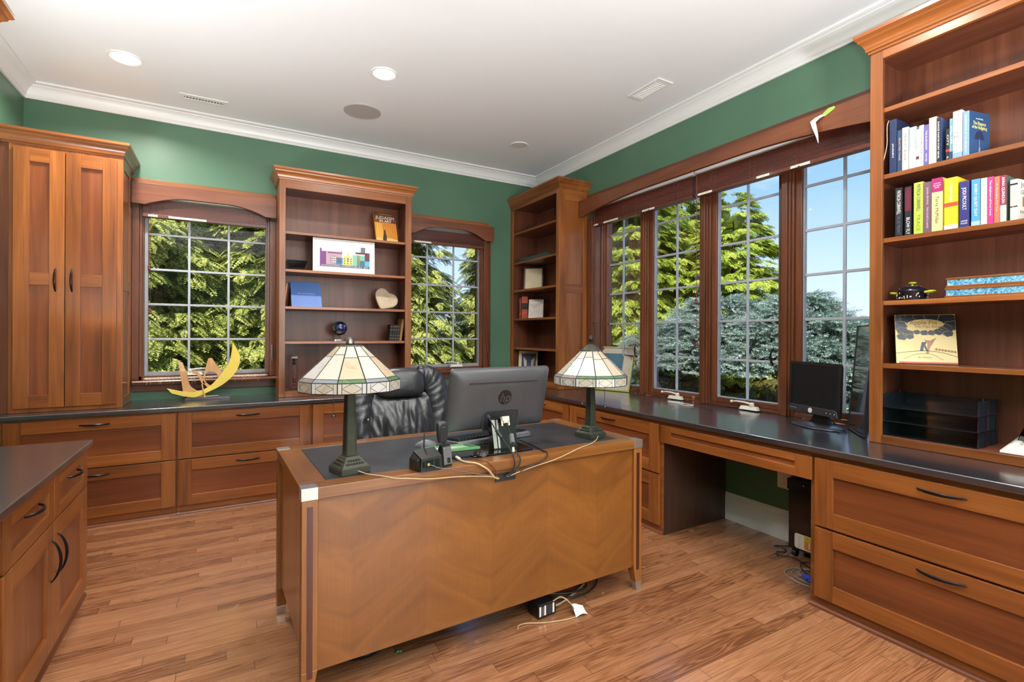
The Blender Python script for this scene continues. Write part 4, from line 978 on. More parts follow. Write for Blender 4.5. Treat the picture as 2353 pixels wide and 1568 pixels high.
# ------------------------------------------------------------------ things on the shelves
def cov(name,c,r=.4): return P('cover_'+name,c,r,var=.03,vs=6)
GOLDT=P('gold_lettering',(206,180,120),.4); WHT=P('white_lettering',(236,234,230),.5); DKT=P('dark_lettering',(30,28,34),.5); YELT=P('pale_yellow_lettering',(226,214,120),.5)
NAVYM=cov('navy',(34,40,92)); PURPLE=cov('purple',(104,44,112)); SKYB=cov('sky',(92,168,206)); MAUVE=cov('mauve',(176,140,160)); YEL=cov('yellow',(232,206,110)); TEAL=cov('teal',(116,180,172)); MAROON=cov('maroon',(92,34,52)); GREYB=cov('slate',(96,102,122))
def board_book(name,label,cat,o,ux,uy,w,h,th,cover,pages=PAPER,group=None,bev=.001):
    """closed book seen from its front cover; o is the lower left front corner, local z points out of the cover"""
    M=quad_frame(o,ux,uy); t=thing(name,label,cat,o,group=group)
    m=MB(); m.M=M; m.box(0,w,0,h,-.002,0,cover); m.box(0,w,0,h,-th,-th+.002,cover); m.box(0,.002,0,h,-th+.002,-.002,cover); obj('cover',m,t,bev=bev*.5)
    m=MB(); m.M=M; m.box(.0022,w-.003,.003,h-.003,-th+.0021,-.0021,pages); obj('pages',m,t)
    return t,M
def flat(parent,M,name='picture'):
    m=MB(); m.M=M; return m
# -- middle bookcase, top shelf
OCHRE=cov('ochre',(204,132,52)); BRWN=cov('brown',(110,66,38))
t,M=board_book('art_book','large ochre art book standing on the top shelf of the middle bookcase','book',(1.192,4.60,2.151),(.99,.10,0),(.03,.09,.29),.208,.302,.026,OCHRE)
m=MB(); m.M=M; z=.0003
m.box(0,.208,.2,.302,0,z,BRWN); m.box(.0,.07,.03,.19,0,z,cov('straw',(222,164,74))); m.prism([(0,0),(.208,0),(.208,.03),(.14,.045),(.07,.028),(0,.035)],0,z*1.5,cov('sand',(226,190,120)))
m.prism([(.062,.015),(.098,.012),(.102,.06),(.094,.10),(.096,.12),(.086,.128),(.08,.115),(.078,.095),(.066,.05)],0,z*2,cov('umber',(72,48,34)))
for k in range(9): m.box(.012+k*.022,.0135+k*.022,.05,.19,0,z*1.4,BRWN)
obj('cover_picture',m,t)
m=MB(); T=lambda x,y: M@Matrix.Translation((x,y,.0007))
m.text('JUDAISM',.046,WHT,T(.104,.248),width=.182); m.text('IN ART',.036,WHT,T(.104,.214),width=.115); m.text('A CELEBRATION OF',.012,GOLDT,T(.104,.284),width=.13); obj('title_lettering',m,t)
# -- second shelf: poster and bowl
t=thing('poster','white poster of a coloured row of town buildings on the middle bookcase','poster',(.629,4.512,1.8305))
M=quad_frame((.629,4.512,1.8315),(1,0,0),(0,.006,.28))@Matrix.Diagonal((.954,1,1,1)); m=MB(); m.M=M; m.box(0,.547,0,.286,-.003,0,PAPER); obj('board',m,t)
m=MB(); m.M=M; z=.0004
LN=cov('grey_line',(206,206,210))
for a in ((.042,.51,.036,.0375),(.042,.51,.262,.2635),(.042,.0435,.0375,.262),(.5085,.51,.0375,.262)): m.box(a[0],a[1],a[2],a[3],0,z,LN)
for a,c in (((.059,.112,.055,.176),PURPLE),((.112,.25,.063,.180),MAUVE),((.125,.245,.160,.172),GREYB),((.245,.252,.160,.186),PURPLE),((.153,.2,.075,.139),GREYB),((.2,.262,.068,.128),SKYB),((.26,.345,.064,.142),YEL),((.345,.455,.064,.160),TEAL),((.384,.414,.064,.166),YEL),((.37,.5,.170,.186),MAROON),((.455,.5,.112,.170),MAROON),((.418,.46,.186,.232),GREYB),((.413,.5,.064,.113),SKYB),((.059,.5,.044,.064),NAVYM)): m.box(*a,0,z*(1+.02*hash(a[0])%3) if False else z,c)
m.prism([(.059,.176),(.075,.155),(.075,.196),(.059,.205)],0,z*1.2,PURPLE)
m.prism([(.287,.142),(.317,.142),(.306,.178),(.302,.2),(.298,.178)],0,z,YEL); m.box(.2935,.3105,.10,.135,0,z*2,MAUVE)
for i in range(3):
    for j in range(3):
        m.box(.158+i*.015,.168+i*.015,.08+j*.02,.094+j*.02,0,z*2,PAPER); m.box(.270+i*.028,.278+i*.028,.074+j*.02,.086+j*.02,0,z*2,MAROON)
obj('printed_scene',m,t)
m=MB(); m.text('DOWNTOWN HARRISONBURG 2009',.0175,WHT,M@Matrix.Translation((.28,.0535,.0008)),width=.42,depth=.0003); obj('lettering',m,t)
m=MB()
def sq(cx,cy,h,z): return [(cx-h,cy-h,z),(cx+h,cy-h,z),(cx+h,cy+h,z),(cx-h,cy+h,z)]
a,b_,c,d=sq(.508,4.585,.052,1.8307),sq(.508,4.585,.079,1.911),sq(.508,4.585,.073,1.911),sq(.508,4.585,.048,1.836)
vs=a+b_+c+d; m.add(vs,[(3,2,1,0)]+[(k+i,k+(i+1)%4,k+4+(i+1)%4,k+4+i) for k in (0,4,8) for i in range(4)]+[(12,13,14,15)],BLACKG); tag(obj('bowl',m,bev=.0008),'square black bowl with flared sides left of the town poster','bowl')
# -- third shelf: diploma folder, leaning frame, heart plaque
DIPB=cov('diploma_blue',(92,134,208),.5)
t,M=board_book('diploma_folder','blue diploma folder with white lettering propped on the middle bookcase','folder',(.474,4.602,1.5275),(1,.02,0),(-.004,.105,.225),.246,.243,.012,DIPB)
m=MB(); m.M=M
for a in ((.012,.234,.012,.0135),(.012,.234,.2295,.231),(.012,.0135,.0135,.2295),(.2325,.234,.0135,.2295)): m.box(*a,0,.0005,cov('diploma_edge',(120,156,214)))
obj('embossed_border',m,t)
m=MB(); m.text('NEIL RAMON PILLAR',.0135,WHT,M@Matrix.Translation((.123,.128,.0006)),width=.142); obj('lettering',m,t)
M=quad_frame((.421,4.59,1.5295),(.24,.97,0),(.11,-.03,.97)); m=MB(); m.M=M
m.box(0,.19,0,.19,-.012,-.001,BIRCH); m.box(.0,.19,0,.19,-.0009,.004,BRNC); tag(obj('wooden_plaque',m,bev=.001),'tan wooden plaque leaning edge-on behind the blue folder','plaque')
CLAY=P('heart_clay',(206,186,160),.8,var=.07,vs=40,bump=.15)
t=thing('heart_plaque','cream heart-shaped plaque with a child handprint on the middle bookcase','plaque',(1.29,4.66,1.5225))
hp=[]
for i in range(44):
    a=2*PI*i/44; x=.112*(.5*math.sin(a)+.5*math.sin(a)**3); y=(.100*math.cos(a)-.019*math.cos(2*a)-.008*math.cos(3*a)-.004*math.cos(4*a)); hp.append((x,y))
ca,sa=math.cos(R(-32)),math.sin(R(-32)); hp=[(x*ca-y*sa,x*sa+y*ca) for x,y in hp]; lo=min(y for x,y in hp)
M=quad_frame((1.293,4.635,1.5305-lo*.955),(.995,.08,0),(0,.29,.95))
m=MB(); m.M=M; m.prism(hp,-.028,0,CLAY); obj('heart',m,t,bev=.006,seg=3)
m=MB(); m.M=M; GRV=P('clay_groove',(164,140,112),.9)
for k,(a,l) in enumerate(((118,.036),(98,.047),(80,.05),(60,.045),(20,.036))):
    a=R(a-18); s=(.022*math.cos(a),.022*math.sin(a)-.01); e=((.022+l)*math.cos(a),(.022+l)*math.sin(a)-.01); nx,ny=-math.sin(a)*.0055,math.cos(a)*.0055
    m.tube([(s[0]+nx,s[1]+ny,.0006),(e[0]+nx,e[1]+ny,.0006),(e[0]+.004*math.cos(a),e[1]+.004*math.sin(a),.0006),(e[0]-nx,e[1]-ny,.0006),(s[0]-nx,s[1]-ny,.0006)],.0009,GRV,5)
m.tube([(-.022,.004,.0006),(-.022,-.02,.0006),(-.008,-.037,.0006),(.012,-.034,.0006),(.022,-.012,.0006)],.0009,GRV,5)
sc=[(x*.9,y*.9,.0004) for x,y in hp]; m.tube(sc+[sc[0]],.0007,GRV,5); obj('handprint_groove',m,t)
# -- fourth shelf: globe, dark books
def globem():
    t=NT('globe_navy'); v=t.coord('Object',False); n=t.noise(v,26,4,.3)
    return t.bsdf(t.ramp(n,[(.52,lin((20,30,84))),(.56,lin((74,84,96))),(.66,lin((150,140,110)))]),.12,0,.6,.5)
t=thing('desk_globe','small navy blue globe floating on a clear acrylic stand','globe',(.872,4.62,1.232))
m=MB(); m.ball((.872,4.62,1.344),.0625,globem(),28); obj('globe',m,t,ang=180)
m=MB(); m.box(.834,.910,4.585,4.655,1.2325,1.246,CLEAR)
for a in ((.845,4.60),(.872,4.65),(.899,4.60)): m.tube([(a[0],a[1],1.246),((a[0]+.872)/2+.01,(a[1]+4.62)/2,1.262),(.872+(a[0]-.872)*1.2,4.62+(a[1]-4.62)*1.0,1.292)],.0042,CLEAR,8)
obj('stand',m,t)
BKB=cov('black_cloth',(26,25,26),.6); TANB=cov('tan_board',(164,122,72),.6)
for k in range(4):
    x=1.298+k*.0235; t=thing('bound_volume','slim black volume, %s of the four beside the tan book'%('leftmost','second from left','third from left','rightmost')[k],'book',(x,4.55,1.232),group='slim black volumes')
    M=quad_frame((x,4.55,1.2335),(1,.0,-.09),(.09,0,1)); m=MB(); m.M=M; m.box(0,.0205,0,.150,-.11,0,BKB)
    for h in (.02,.05,.10,.13): m.box(-.0004,.0209,h,h+.002,-.02,.0006,GOLDT)
    obj('binding',m,t,bev=.002)
M=quad_frame((1.396,4.56,1.2335),(1,0,-.13),(.13,0,1)); m=MB(); m.M=M; m.box(0,.020,0,.205,-.13,0,TANB); m.box(.002,.018,.2052,.2056,-.128,-.002,PAPER); tag(obj('notebook',m,bev=.0015),'tall tan book leaning right of the black volumes','book')
# -- bottom: glass thermometer and small frame
t=thing('glass_thermometer','tall glass thermometer tube with coloured floats in the middle bookcase','thermometer',(.497,4.60,.818))
m=MB(); m.lathe([(.043,.0005),(.043,.006),(.032,.012),(.0265,.017)],CLEAR,(.497,4.60,.818),28); m.lathe([(.0265,.268),(.0268,.27),(.0268,.279),(.0265,.28)],LTGREY,(.497,4.60,.818),28); m.lathe([(.0265,.0172),(.0265,.28),(.022,.292),(.008,.300),(.0055,.31),(.004,.345),(.001,.35)],PICGL,(.497,4.60,.818),28); obj('tube',m,t)
FR_=realglass('float_glass')
for z,c in ((.045,(168,28,40)),(.075,(30,34,90)),(.225,(30,34,44)),(.255,(28,30,40)),(.10,(150,30,40))):
    m=MB(); m.ball((.497,4.60,.818+z),.0135,P('float_liquid',c,.1,coat=.5),14); m.lathe([(.004,-.011),(.004,-.017)],STEEL,(.497,4.60,.818+z),8); obj('float',m,t)
t=thing('framed_photo','small cream picture frame behind the left lamp shade','picture frame',(.78,4.68,.818))
M=quad_frame((.686,4.68,.8195),(1,0,0),(0,.05,.2)); m=MB(); m.M=M
for a in ((0,.2,0,.03),(0,.2,.175,.205),(0,.03,.03,.175),(.17,.2,.03,.175)): m.box(*a,-.012,.004,CREAMP)
obj('frame',m,t,bev=.001); m=MB(); m.M=M; m.box(.03,.17,.03,.175,-.01,-.002,PAPER); m.box(.05,.15,.06,.15,-.002,-.0015,cov('grey_photo',(150,146,140))); obj('print',m,t)

# -- corner bookcase
m=MB(); m.box(2.765,2.975,4.155,4.70,2.0855,2.121,cov('pine_folder',(46,72,68),.6)); m.box(2.97,2.9765,4.158,4.697,2.090,2.1165,PAPER); tag(obj('album',m,bev=.002),'flat dark green album lying in the far corner bookcase','album')
U=(.75,-.66,0)
t=thing('framed_print','cream print in a thin dark frame in the far corner bookcase','picture frame',(2.86,4.60,1.78))
M=quad_frame((2.803,4.655,1.7815),U,(.12,.14,.95)); m=MB(); m.M=M
for a in ((0,.212,0,.014),(0,.212,.242,.256),(0,.014,.014,.242),(.198,.212,.014,.242)): m.box(*a,-.012,.006,cov('dark_frame',(58,34,26)))
obj('frame',m,t,bev=.001); m=MB(); m.M=M; m.box(.014,.198,.014,.242,-.011,-.002,CREAMP); m.box(.014,.198,.014,.242,-.0015,-.001,PICGL); obj('print',m,t)
def spine_book(label,o,w,h,d,mat,bands,group=None):
    t=thing('novel',label,'book',o,group=group); M=quad_frame(o,U,(0,0,1)); m=MB(); m.M=M; m.box(0,w,0,h,-d,0,mat); c=obj('cover',m,t,bev=.002)
    m=MB(); m.M=M
    for a,c2,mt in bands: m.box(-.0003,w+.0003,a,c2,-.006,.0007,mt)
    obj('spine_label',m,t); m=MB(); m.M=M; m.box(.002,w-.002,h+.0002,h+.0006,-d+.002,-.003,CREAMP); obj('pages',m,t); return t
spine_book('slim dark red book in the far corner bookcase',(2.787,4.716,1.4705),.022,.225,.15,cov('dark_red',(112,30,28)),((.05,.053,GOLDT),(.18,.183,GOLDT)))
spine_book('thick orange-red book with a black spine label in the far corner bookcase',(2.806,4.696,1.4705),.068,.242,.15,cov('orange_red',(178,66,36)),((.10,.17,BKB),(.185,.187,GOLDT),(.06,.062,GOLDT)))
t,M=board_book('novel','pale grey book standing with its cover out in the far corner bookcase','book',(2.80,4.55,1.473),U,(.03,.04,.2),.158,.208,.03,cov('pale_grey',(204,196,186)))
m=MB(); m.M=M; m.prism([(.01,.15),(.15,.17),(.06,.10)],0,.0005,cov('pale_shape',(180,170,162))); m.tube(bez([(.02,.03,.0006),(.07,.08,.0006),(.13,.06,.0006),(.15,.10,.0006)],6),.0012,cov('pale_shape2',(168,158,152)),5); m.text('ATRIUM',.018,DKT,M.inverted()@M@Matrix.Translation((.08,.192,.0006)),width=.1); obj('cover_design',m,t)
t=thing('framed_print','cream-framed navy print with two white wings at the bottom of the corner bookcase','picture frame',(2.86,4.68,.835))
M=quad_frame((2.792,4.742,.8365),U,(.03,.04,.28)); m=MB(); m.M=M
for a in ((0,.212,0,.03),(0,.212,.252,.284),(0,.034,.03,.252),(.192,.212,.03,.252)): m.box(*a,-.025,.008,CREAMP)
obj('frame',m,t,bev=.0015); m=MB(); m.M=M; m.box(.034,.192,.03,.252,-.024,-.006,NAVYM); obj('print',m,t)
m=MB(); m.M=M; WG=cov('wing_white',(214,206,196))
for s in (-1,1):
    for k in range(7): m.prism([(.113+s*(.022+.001*k),.09+k*.012),(.113+s*(.052+.002*k),.10+k*.018),(.113+s*(.046+.003*k),.112+k*.018),(.113+s*.024,.10+k*.012)][::s],-.0058,-.0052,WG)
for k in range(9): a=R(30+120*k/8); m.prism([(.113+.062*math.cos(a)+.003*math.cos(b*PI/2),.165+.055*math.sin(a)+.003*math.sin(b*PI/2)) for b in range(4)],-.0058,-.0052,WG)
m.prism([(.113+.012*math.cos(i*PI/5),.10+.012*math.sin(i*PI/5)) for i in range(10)],-.0058,-.0052,WG); obj('wing_design',m,t)

# -- near bookcase: two rows of novels, spines out
def novel(label,y1,y0,top,shelf,X,col,texts=(),bands=(),depth=.15,group=None,yaw=0,cover=None,pages=CREAMP):
    """spine faces -x; y1 is the left edge as seen, y0 the right; texts: (string, colour, size, centre height 0..1, length or None, upright)"""
    w=y1-y0; h=top-shelf-.0006; t=thing('novel',label,'book',(X,(y0+y1)/2,shelf),group=group)
    c,s=math.cos(yaw),math.sin(yaw)
    M=quad_frame((X,y1,shelf+.0004),(-s,-c,0),(0,0,1))
    m=MB(); m.M=M; r=min(.004,w*.2)
    m.prism([(0,-depth),(0,-r),(r,0),(w-r,0),(w,-r),(w,-depth),(w-.0015,-depth),(w-.0015,-.006),(.0015,-.006),(.0015,-depth)],0,h,col,'z') if False else None
    m.box(0,w,0,h,-.006,0,col); m.box(0,.0016,0,h,-depth,-.006,col); m.box(w-.0016,w,0,h,-depth,-.006,col); obj('cover',m,t,bev=.0008)
    m=MB(); m.M=M; m.box(.0018,w-.0018,.002,h-.003,-depth+.003,-.0062,pages); obj('pages',m,t)
    if bands:
        m=MB(); m.M=M
        for a,b_,mt in bands: m.box(-.0002,w+.0002,a*h,b_*h,-.0058,.0004,mt)
        obj('spine_band',m,t)
    if texts:
        m=MB(); m.M=M
        for tx,mt,sz,cv,ln,up in texts:
            Q=Matrix.Translation((w/2,cv*h,.0006)) if up else Matrix.Translation((w/2,cv*h,.0006))@Matrix.Rotation(-PI/2,4,'Z')
            m.text(tx,sz,mt,Q,width=ln,depth=.0002)
        obj('spine_lettering',m,t)
    if cover:
        m=MB(); m.M=M@Matrix.Translation((w,0,0))@Matrix.Rotation(PI/2,4,'Y'); cover(m,depth,h); obj('front_cover_design',m,t)
    return t,M
G1,G2='novels on the upper of the two full shelves','novels on the lower of the two full shelves'
W_=cov('white',(204,200,192)); IV=cov('ivory',(218,208,186)); LB=cov('light_blue',(150,186,196)); NB=cov('ink_blue',(30,44,78)); SB=cov('slate_blue',(44,62,92)); VI=cov('violet',(92,84,150)); TE=cov('pale_teal',(112,156,164)); BK=cov('soft_black',(24,26,32)); PB=cov('powder_blue',(120,150,200)); HB=cov('storybook_blue',(38,74,116))
S1,S2=2.095,1.781
t,M=novel('tall navy notebook with a dangling ribbon, first on the upper shelf of novels',1.211,1.182,2.362,S1,2.83,NB,(('JOURNEYS',WHT,.009,.42,.07,False),),depth=.17,group=G1)
m=MB(); m.tube(bez([(2.829,1.214,2.362),(2.822,1.218,2.33),(2.82,1.217,2.25),(2.815,1.222,2.2),(2.80,1.228,2.14),(2.797,1.227,2.104)],6),.0018,CREAMC,5); obj('ribbon',m,t)
novel('dark slate blue paperback second on the upper shelf of novels',1.180,1.161,2.302,S1,2.835,SB,(('SELECTED TALES',GOLDT,.008,.55,.11,False),),group=G1)
novel('white paperback with grey lettering between slate and pale blue spines',1.158,1.133,2.305,S1,2.83,W_,(('MEMORY & HEIR',GREYB,.013,.55,.13,False),),group=G1)
novel('paperback with a pale blue and cream spine on the upper shelf',1.130,1.103,2.297,S1,2.832,LB,(('LANDSCAPE',WHT,.012,.62,.1,False),),((0,.45,IV),),group=G1)
novel('short white paperback right of the pale blue and cream spine',1.1015,1.0905,2.277,S1,2.83,W_,(('SHORT',GREYB,.006,.6,.05,False),),((.22,.30,cov('plum_dot',(90,40,60))),),group=G1)
novel('white paperback left of the violet spine on the upper shelf',1.090,1.072,2.292,S1,2.83,IV,(('THE FOREIGN ROAD',GREYB,.009,.5,.14,False),),group=G1)
novel('violet paperback on the upper shelf of novels',1.0705,1.052,2.287,S1,2.828,VI,(('THE GLASS ROOM',WHT,.0085,.62,.09,False),('NOVEL',WHT,.007,.2,.04,False)),group=G1)
novel('tall ivory hardback right of the violet paperback',1.051,1.023,2.312,S1,2.828,IV,((' OLD ROADS OF THE SOUTH',cov('faint_grey',(180,172,160)),.008,.5,.16,False),),depth=.16,group=G1)
novel('black-spined hardback with a blue cover right of the tall ivory one',1.0225,1.009,2.303,S1,2.828,BK,(('DANCE MARTIN PORT REVEL',WHT,.0085,.5,.17,False),),depth=.16,group=G1,cover=lambda m,d,h:(m.box(.004,d,0,h,0,.0004,cov('sea_cover',(66,88,138))),m.prism([(.02,.06),(.1,.1),(.14,.16),(.06,.15)],0,.0006,SB)))
novel('small black paperback with red and white marks on the upper shelf',.990,.976,2.240,S1,2.832,BK,(('CITY',WHT,.009,.65,.05,False),('G.',WHT,.009,.1,.012,False)),((.28,.36,cov('signal_red',(150,40,44))),),group=G1)
novel('slim pale teal hardback left of the white floral one',.9755,.962,2.282,S1,2.83,TE,(('STILL LIFE',WHT,.0085,.6,.08,False),),((0,.2,SB),),group=G1)
def floral(m,mt):
    rr=random.Random(9)
    for k in range(26): x,y=rr.uniform(.004,.028),rr.uniform(.085,.115); m.tube([(x,y,.0006),(x+rr.uniform(-.006,.006),y+rr.uniform(-.006,.006),.0006)],.0006,mt,4)
t,M=novel('thick white hardback with a floral spine beside the blue storybook',.961,.929,2.306,S1,2.822,W_,(('Chasing Letters',cov('faint_grey',(180,172,160)),.010,.78,.07,False),),((0,.12,PB),),depth=.16,group=G1)
m=MB(); m.M=M; floral(m,GREYB); obj('floral_print',m,t)
def hedge(m,d,h):
    m.box(.003,d,0,h,0,.0004,HB); m.M=m.M@Matrix(((-1,0,0,0),(0,1,0,0),(0,0,-1,0),(0,0,0,1))) if False else m.M
    m.prism([(d*.5+.032*math.cos(PI*i/10),.075+.04*math.sin(PI*i/10)) for i in range(11)],.0004,.0007,NB); m.box(d*.5-.001,d*.5+.001,.02,.08,.0004,.0008,MAUVE); m.prism([(d*.5-.008,0),(d*.5+.008,0),(d*.5+.004,.04),(d*.5-.004,.04)],.0004,.0009,MAUVE)
    m.text('The Elegance',.021,YELT,Matrix.Translation((d*.5,h-.05,.0008)),width=.085,depth=.0002); m.text('of the Hedgehog',.021,YELT,Matrix.Translation((d*.5,h-.068,.0008)),width=.1,depth=.0002); m.text('A NOVEL',.008,WHT,Matrix.Translation((d*.5,h-.03,.0008)),width=.05,depth=.0002)
novel('blue storybook paperback with yellow title on its visible front cover',.927,.9045,2.292,S1,2.825,PB,(('THE ELEGANCE OF THE HEDGEHOG',WHT,.0085,.5,.17,False),),depth=.14,group=G1,yaw=R(11.5),cover=hedge,pages=PAPER)
# lower row
RD=cov('dark_crimson',(84,26,44)); LM=cov('lime',(168,190,70)); MV=cov('dusty_mauve',(104,78,90)); CRM=cov('butter',(238,216,140)); MG=cov('magenta',(150,36,96)); YB_=cov('bright_yellow',(232,206,40)); REDB=cov('tomato',(206,70,44)); NV2=cov('deep_navy',(44,44,104)); BB=cov('bright_blue',(70,142,206)); PK=cov('hot_pink',(196,52,116)); OR=cov('coral',(220,104,84)); MRN=cov('wine',(132,44,72))
novel('black novel with tall white capitals, first on the lower shelf of novels',1.186,1.157,2.020,S2,2.83,BK,(('PATRICIA CORNWELL',WHT,.022,.70,.115,False),('THE LAST PRECINCT',GREYB,.020,.24,.095,False)),group=G2)
novel('black novel with a crimson upper spine and white title at its foot',1.146,1.120,2.017,S2,2.83,BK,(('BLOW FLY',WHT,.020,.20,.08,False),('CORNWELL',cov('faded_red',(120,44,60)),.016,.70,.10,False)),((.5,.97,RD),),group=G2)
novel('lime green novel on the lower shelf',1.109,1.073,2.026,S2,2.828,LM,(('PATRICIA CORNWELL',NV2,.021,.70,.125,False),('TRACE',cov('olive',(120,130,60)),.02,.22,.08,False)),group=G2)
novel('dusty mauve novel beside the lime green one',1.072,1.040,2.018,S2,2.828,MV,(('JOHN IRVING',cov('pale_pink',(214,190,196)),.010,.72,.08,False),('THE FOURTH HAND',cov('pale_pink',(214,190,196)),.010,.30,.10,False)),group=G2)
novel('butter yellow novel with a magenta block at the top',1.0385,.999,2.026,S2,2.825,CRM,(('Terry McMillan',DKT,.018,.40,.125,False),('A DAY LATE',WHT,.007,.90,.026,True),('AND A DOLLAR',WHT,.007,.86,.028,True),('SHORT',WHT,.007,.82,.018,True)),((.74,1,MG),),group=G2)
novel('thick bright yellow novel with a red band',.992,.945,2.014,S2,2.825,YB_,(('THE SECOND HAND',WHT,.013,.72,.085,False),('NOVEL',cov('ochre_text',(190,160,40)),.010,.25,.05,False)),((.44,.52,REDB),(0,.09,PAPER)),depth=.16,group=G2)
novel('navy novel with bold white capitals on the lower shelf',.940,.906,1.987,S2,2.83,NV2,(('JODI PICOULT',WHT,.019,.62,.10,False),('HOUSE',WHT,.009,.14,.022,True),('RULES',WHT,.009,.09,.022,True)),group=G2)
novel('bright blue novel right of the navy one',.898,.869,1.985,S2,2.828,BB,(('EVERY QUIET DAY',WHT,.013,.55,.14,False),),((0,.1,LB),),group=G2)
novel('slim white paperback between the blue and pink spines',.8665,.846,1.983,S2,2.828,W_,(('LETTERS FROM HOME',cov('faint_rose',(190,170,160)),.009,.5,.13,False),),group=G2)
novel('hot pink paperback on the lower shelf',.8445,.825,1.982,S2,2.828,PK,(('The telephone call from home',WHT,.009,.55,.15,False),),group=G2)
novel('coral paperback right of the hot pink one',.823,.805,1.978,S2,2.828,OR,(('A Recipe for Us',cov('pale_pink',(214,190,196)),.008,.55,.12,False),),group=G2)
novel('wine and cream hardback with capitals running down its spine',.8035,.785,1.977,S2,2.826,IV,(('ANNA QUINDLEN',WHT,.013,.68,.11,False),('RISE',cov('faint_grey',(180,172,160)),.008,.2,.04,False)),((.36,1,MRN),),depth=.16,group=G2,cover=lambda m,d,h:m.box(.003,d,0,h,0,.0004,cov('fern_cover',(70,104,90))))
def grish(m,d,h):
    m.box(.003,d,0,h,0,.0004,W_)
    for k,s in enumerate(('JOHN','GRISHAM')): m.text(s,.026,GREYB,Matrix.Translation((d*.5,h*.86-k*.03,.0008)),width=.10,depth=.0002)
    m.box(d*.25,d*.75,h*.34,h*.58,.0004,.0007,cov('rust_print',(160,90,60)))
    m.text('PLAYING FOR PIZZA',.018,GREYB,Matrix.Translation((d*.5,h*.2,.0008)),width=.11,depth=.0002)
novel('white hardback with dark marks, last visible on the lower shelf',.774,.751,1.952,S2,2.83,W_,(('PIZZA',cov('faint_grey',(180,172,160)),.012,.5,.06,False),),((.86,.9,BK),(.32,.35,BK)),depth=.15,group=G2,yaw=R(9),cover=grish)
# casserole
POTM=P('enamel_black',(20,24,36),.18,coat=.4); PY2=P('enamel_yellow',(206,214,70),.3)
t=thing('casserole_dish','small black polka-dot casserole with lime handles on the near bookcase','pot',(2.935,1.155,1.472))
c=(2.935,1.155,1.4724); m=MB(); m.lathe([(.046,0),(.055,.006),(.060,.022),(.061,.044),(.063,.047),(.058,.047)],POTM,c,32); pb=obj('bowl',m,t)
m=MB(); m.lathe([(.064,.0475),(.062,.053),(.048,.066),(.025,.073),(.006,.075)],POTM,c,32); ld_=obj('lid',m,t)
m=MB(); m.lathe([(.006,.075),(.006,.082),(.016,.086),(.017,.090),(.010,.094),(.001,.095)],PY2,c,18); obj('knob',m,ld_)
for s in (-1,1):
    m=MB(); m.tube(bez([(c[0]-.018,c[1]+s*.056,c[2]+.040),(c[0]-.018,c[1]+s*.082,c[2]+.043),(c[0],c[1]+s*.089,c[2]+.044),(c[0]+.018,c[1]+s*.082,c[2]+.043),(c[0]+.018,c[1]+s*.056,c[2]+.040)],6),.0055,PY2,8); obj('handle',m,pb)
m=MB(); r=random.Random(4)
for k in range(46):
    a=r.uniform(0,2*PI); z=r.uniform(.010,.040); rr=.0565+.0045*min(1,z/.022); m.ball((c[0]+rr*math.cos(a),c[1]+rr*math.sin(a),c[2]+z),.0042,WHITE if k%3 else PY2,8,(.6,.6,1))
for k in range(22):
    a=r.uniform(0,2*PI); q=r.uniform(.3,.9); m.ball((c[0]+.06*q*math.cos(a),c[1]+.06*q*math.sin(a),c[2]+.0755-.022*q**2.4),.004,WHITE if k%3 else PY2,8,(1,1,.4))
obj('polka_dot',m,pb)
# stacked albums
def bluem():
    t=NT('blue_marbled_edge'); v=t.coord('Object',False); return t.bsdf(t.ramp(t.noise(v,90,4,1),[(.35,lin((44,104,140))),(.5,lin((90,160,196))),(.68,lin((160,206,222)))]),.5)
BM=bluem()
for k in range(2):
    z=1.4726+k*.0455; t=thing('photo_box','flat wooden box with a blue marbled edge, %s of the stacked pair'%('lower','upper')[k],'box',(2.95,.80,z),group='stacked marbled boxes')
    m=MB(); dy=.004*k
    m.box(2.832,3.05,.60,.992-dy,z,z+.010,WY); m.box(2.832,3.05,.60,.992-dy,z+.037,z+.045,WY); obj('board',m,t,bev=.001)
    m=MB(); m.box(2.836,3.046,.604,.988-dy,z+.0101,z+.0369,BM); obj('marbled_edge',m,t)
# picture book
APC=cov('picture_cream',(232,210,148)); APN=cov('picture_ink',(40,46,62)); APB=cov('picture_brown',(150,104,62))
t,M=board_book('picture_book','cream picture book with dark leafy clouds propped on the near bookcase','book',(2.852,1.186,1.1675),(.5,-.866,0),(.061,.035,.238),.231,.248,.012,APC)
m=MB(); m.M=M@Matrix.Diagonal((.939,1,1,1)); r=random.Random(2)
for x,y,q in ((.02,.225,.03),(.06,.232,.035),(.11,.24,.03),(.16,.236,.034),(.215,.228,.034),(.23,.19,.03),(.205,.175,.028),(.02,.19,.028),(.03,.165,.022),(.055,.153,.02),(.03,.135,.022),(.06,.135,.016),(.09,.158,.014),(.12,.155,.016),(.15,.155,.016),(.178,.16,.02),(.215,.15,.018)):
    pts=[]
    for i in range(22):
        a=2*PI*i/22; k=q*(1+.10*math.cos(6*a+x*50)); pts.append((min(.245,max(.001,x+k*math.cos(a)*1.1)),min(.247,max(.001,y+k*.8*math.sin(a)))))
    zz=.0003+r.random()*.0002; m.prism(pts,0,zz,APN); m.tube([(a,b_,zz) for a,b_ in pts[2:16]],.0007,APC,4)
obj('cloud_print',m,t)
m=MB(); m.M=M@Matrix.Diagonal((.939,1,1,1)); m.prism([(.125+.075*math.cos(2*PI*i/24),.198+.026*math.sin(2*PI*i/24)) for i in range(24)],.0004,.0009,APC)
m.prism([(.118,.12),(.13,.10),(.128,.07),(.122,.05),(.134,.05),(.138,.075),(.15,.098),(.168,.13),(.14,.115)],0,.0004,APB)
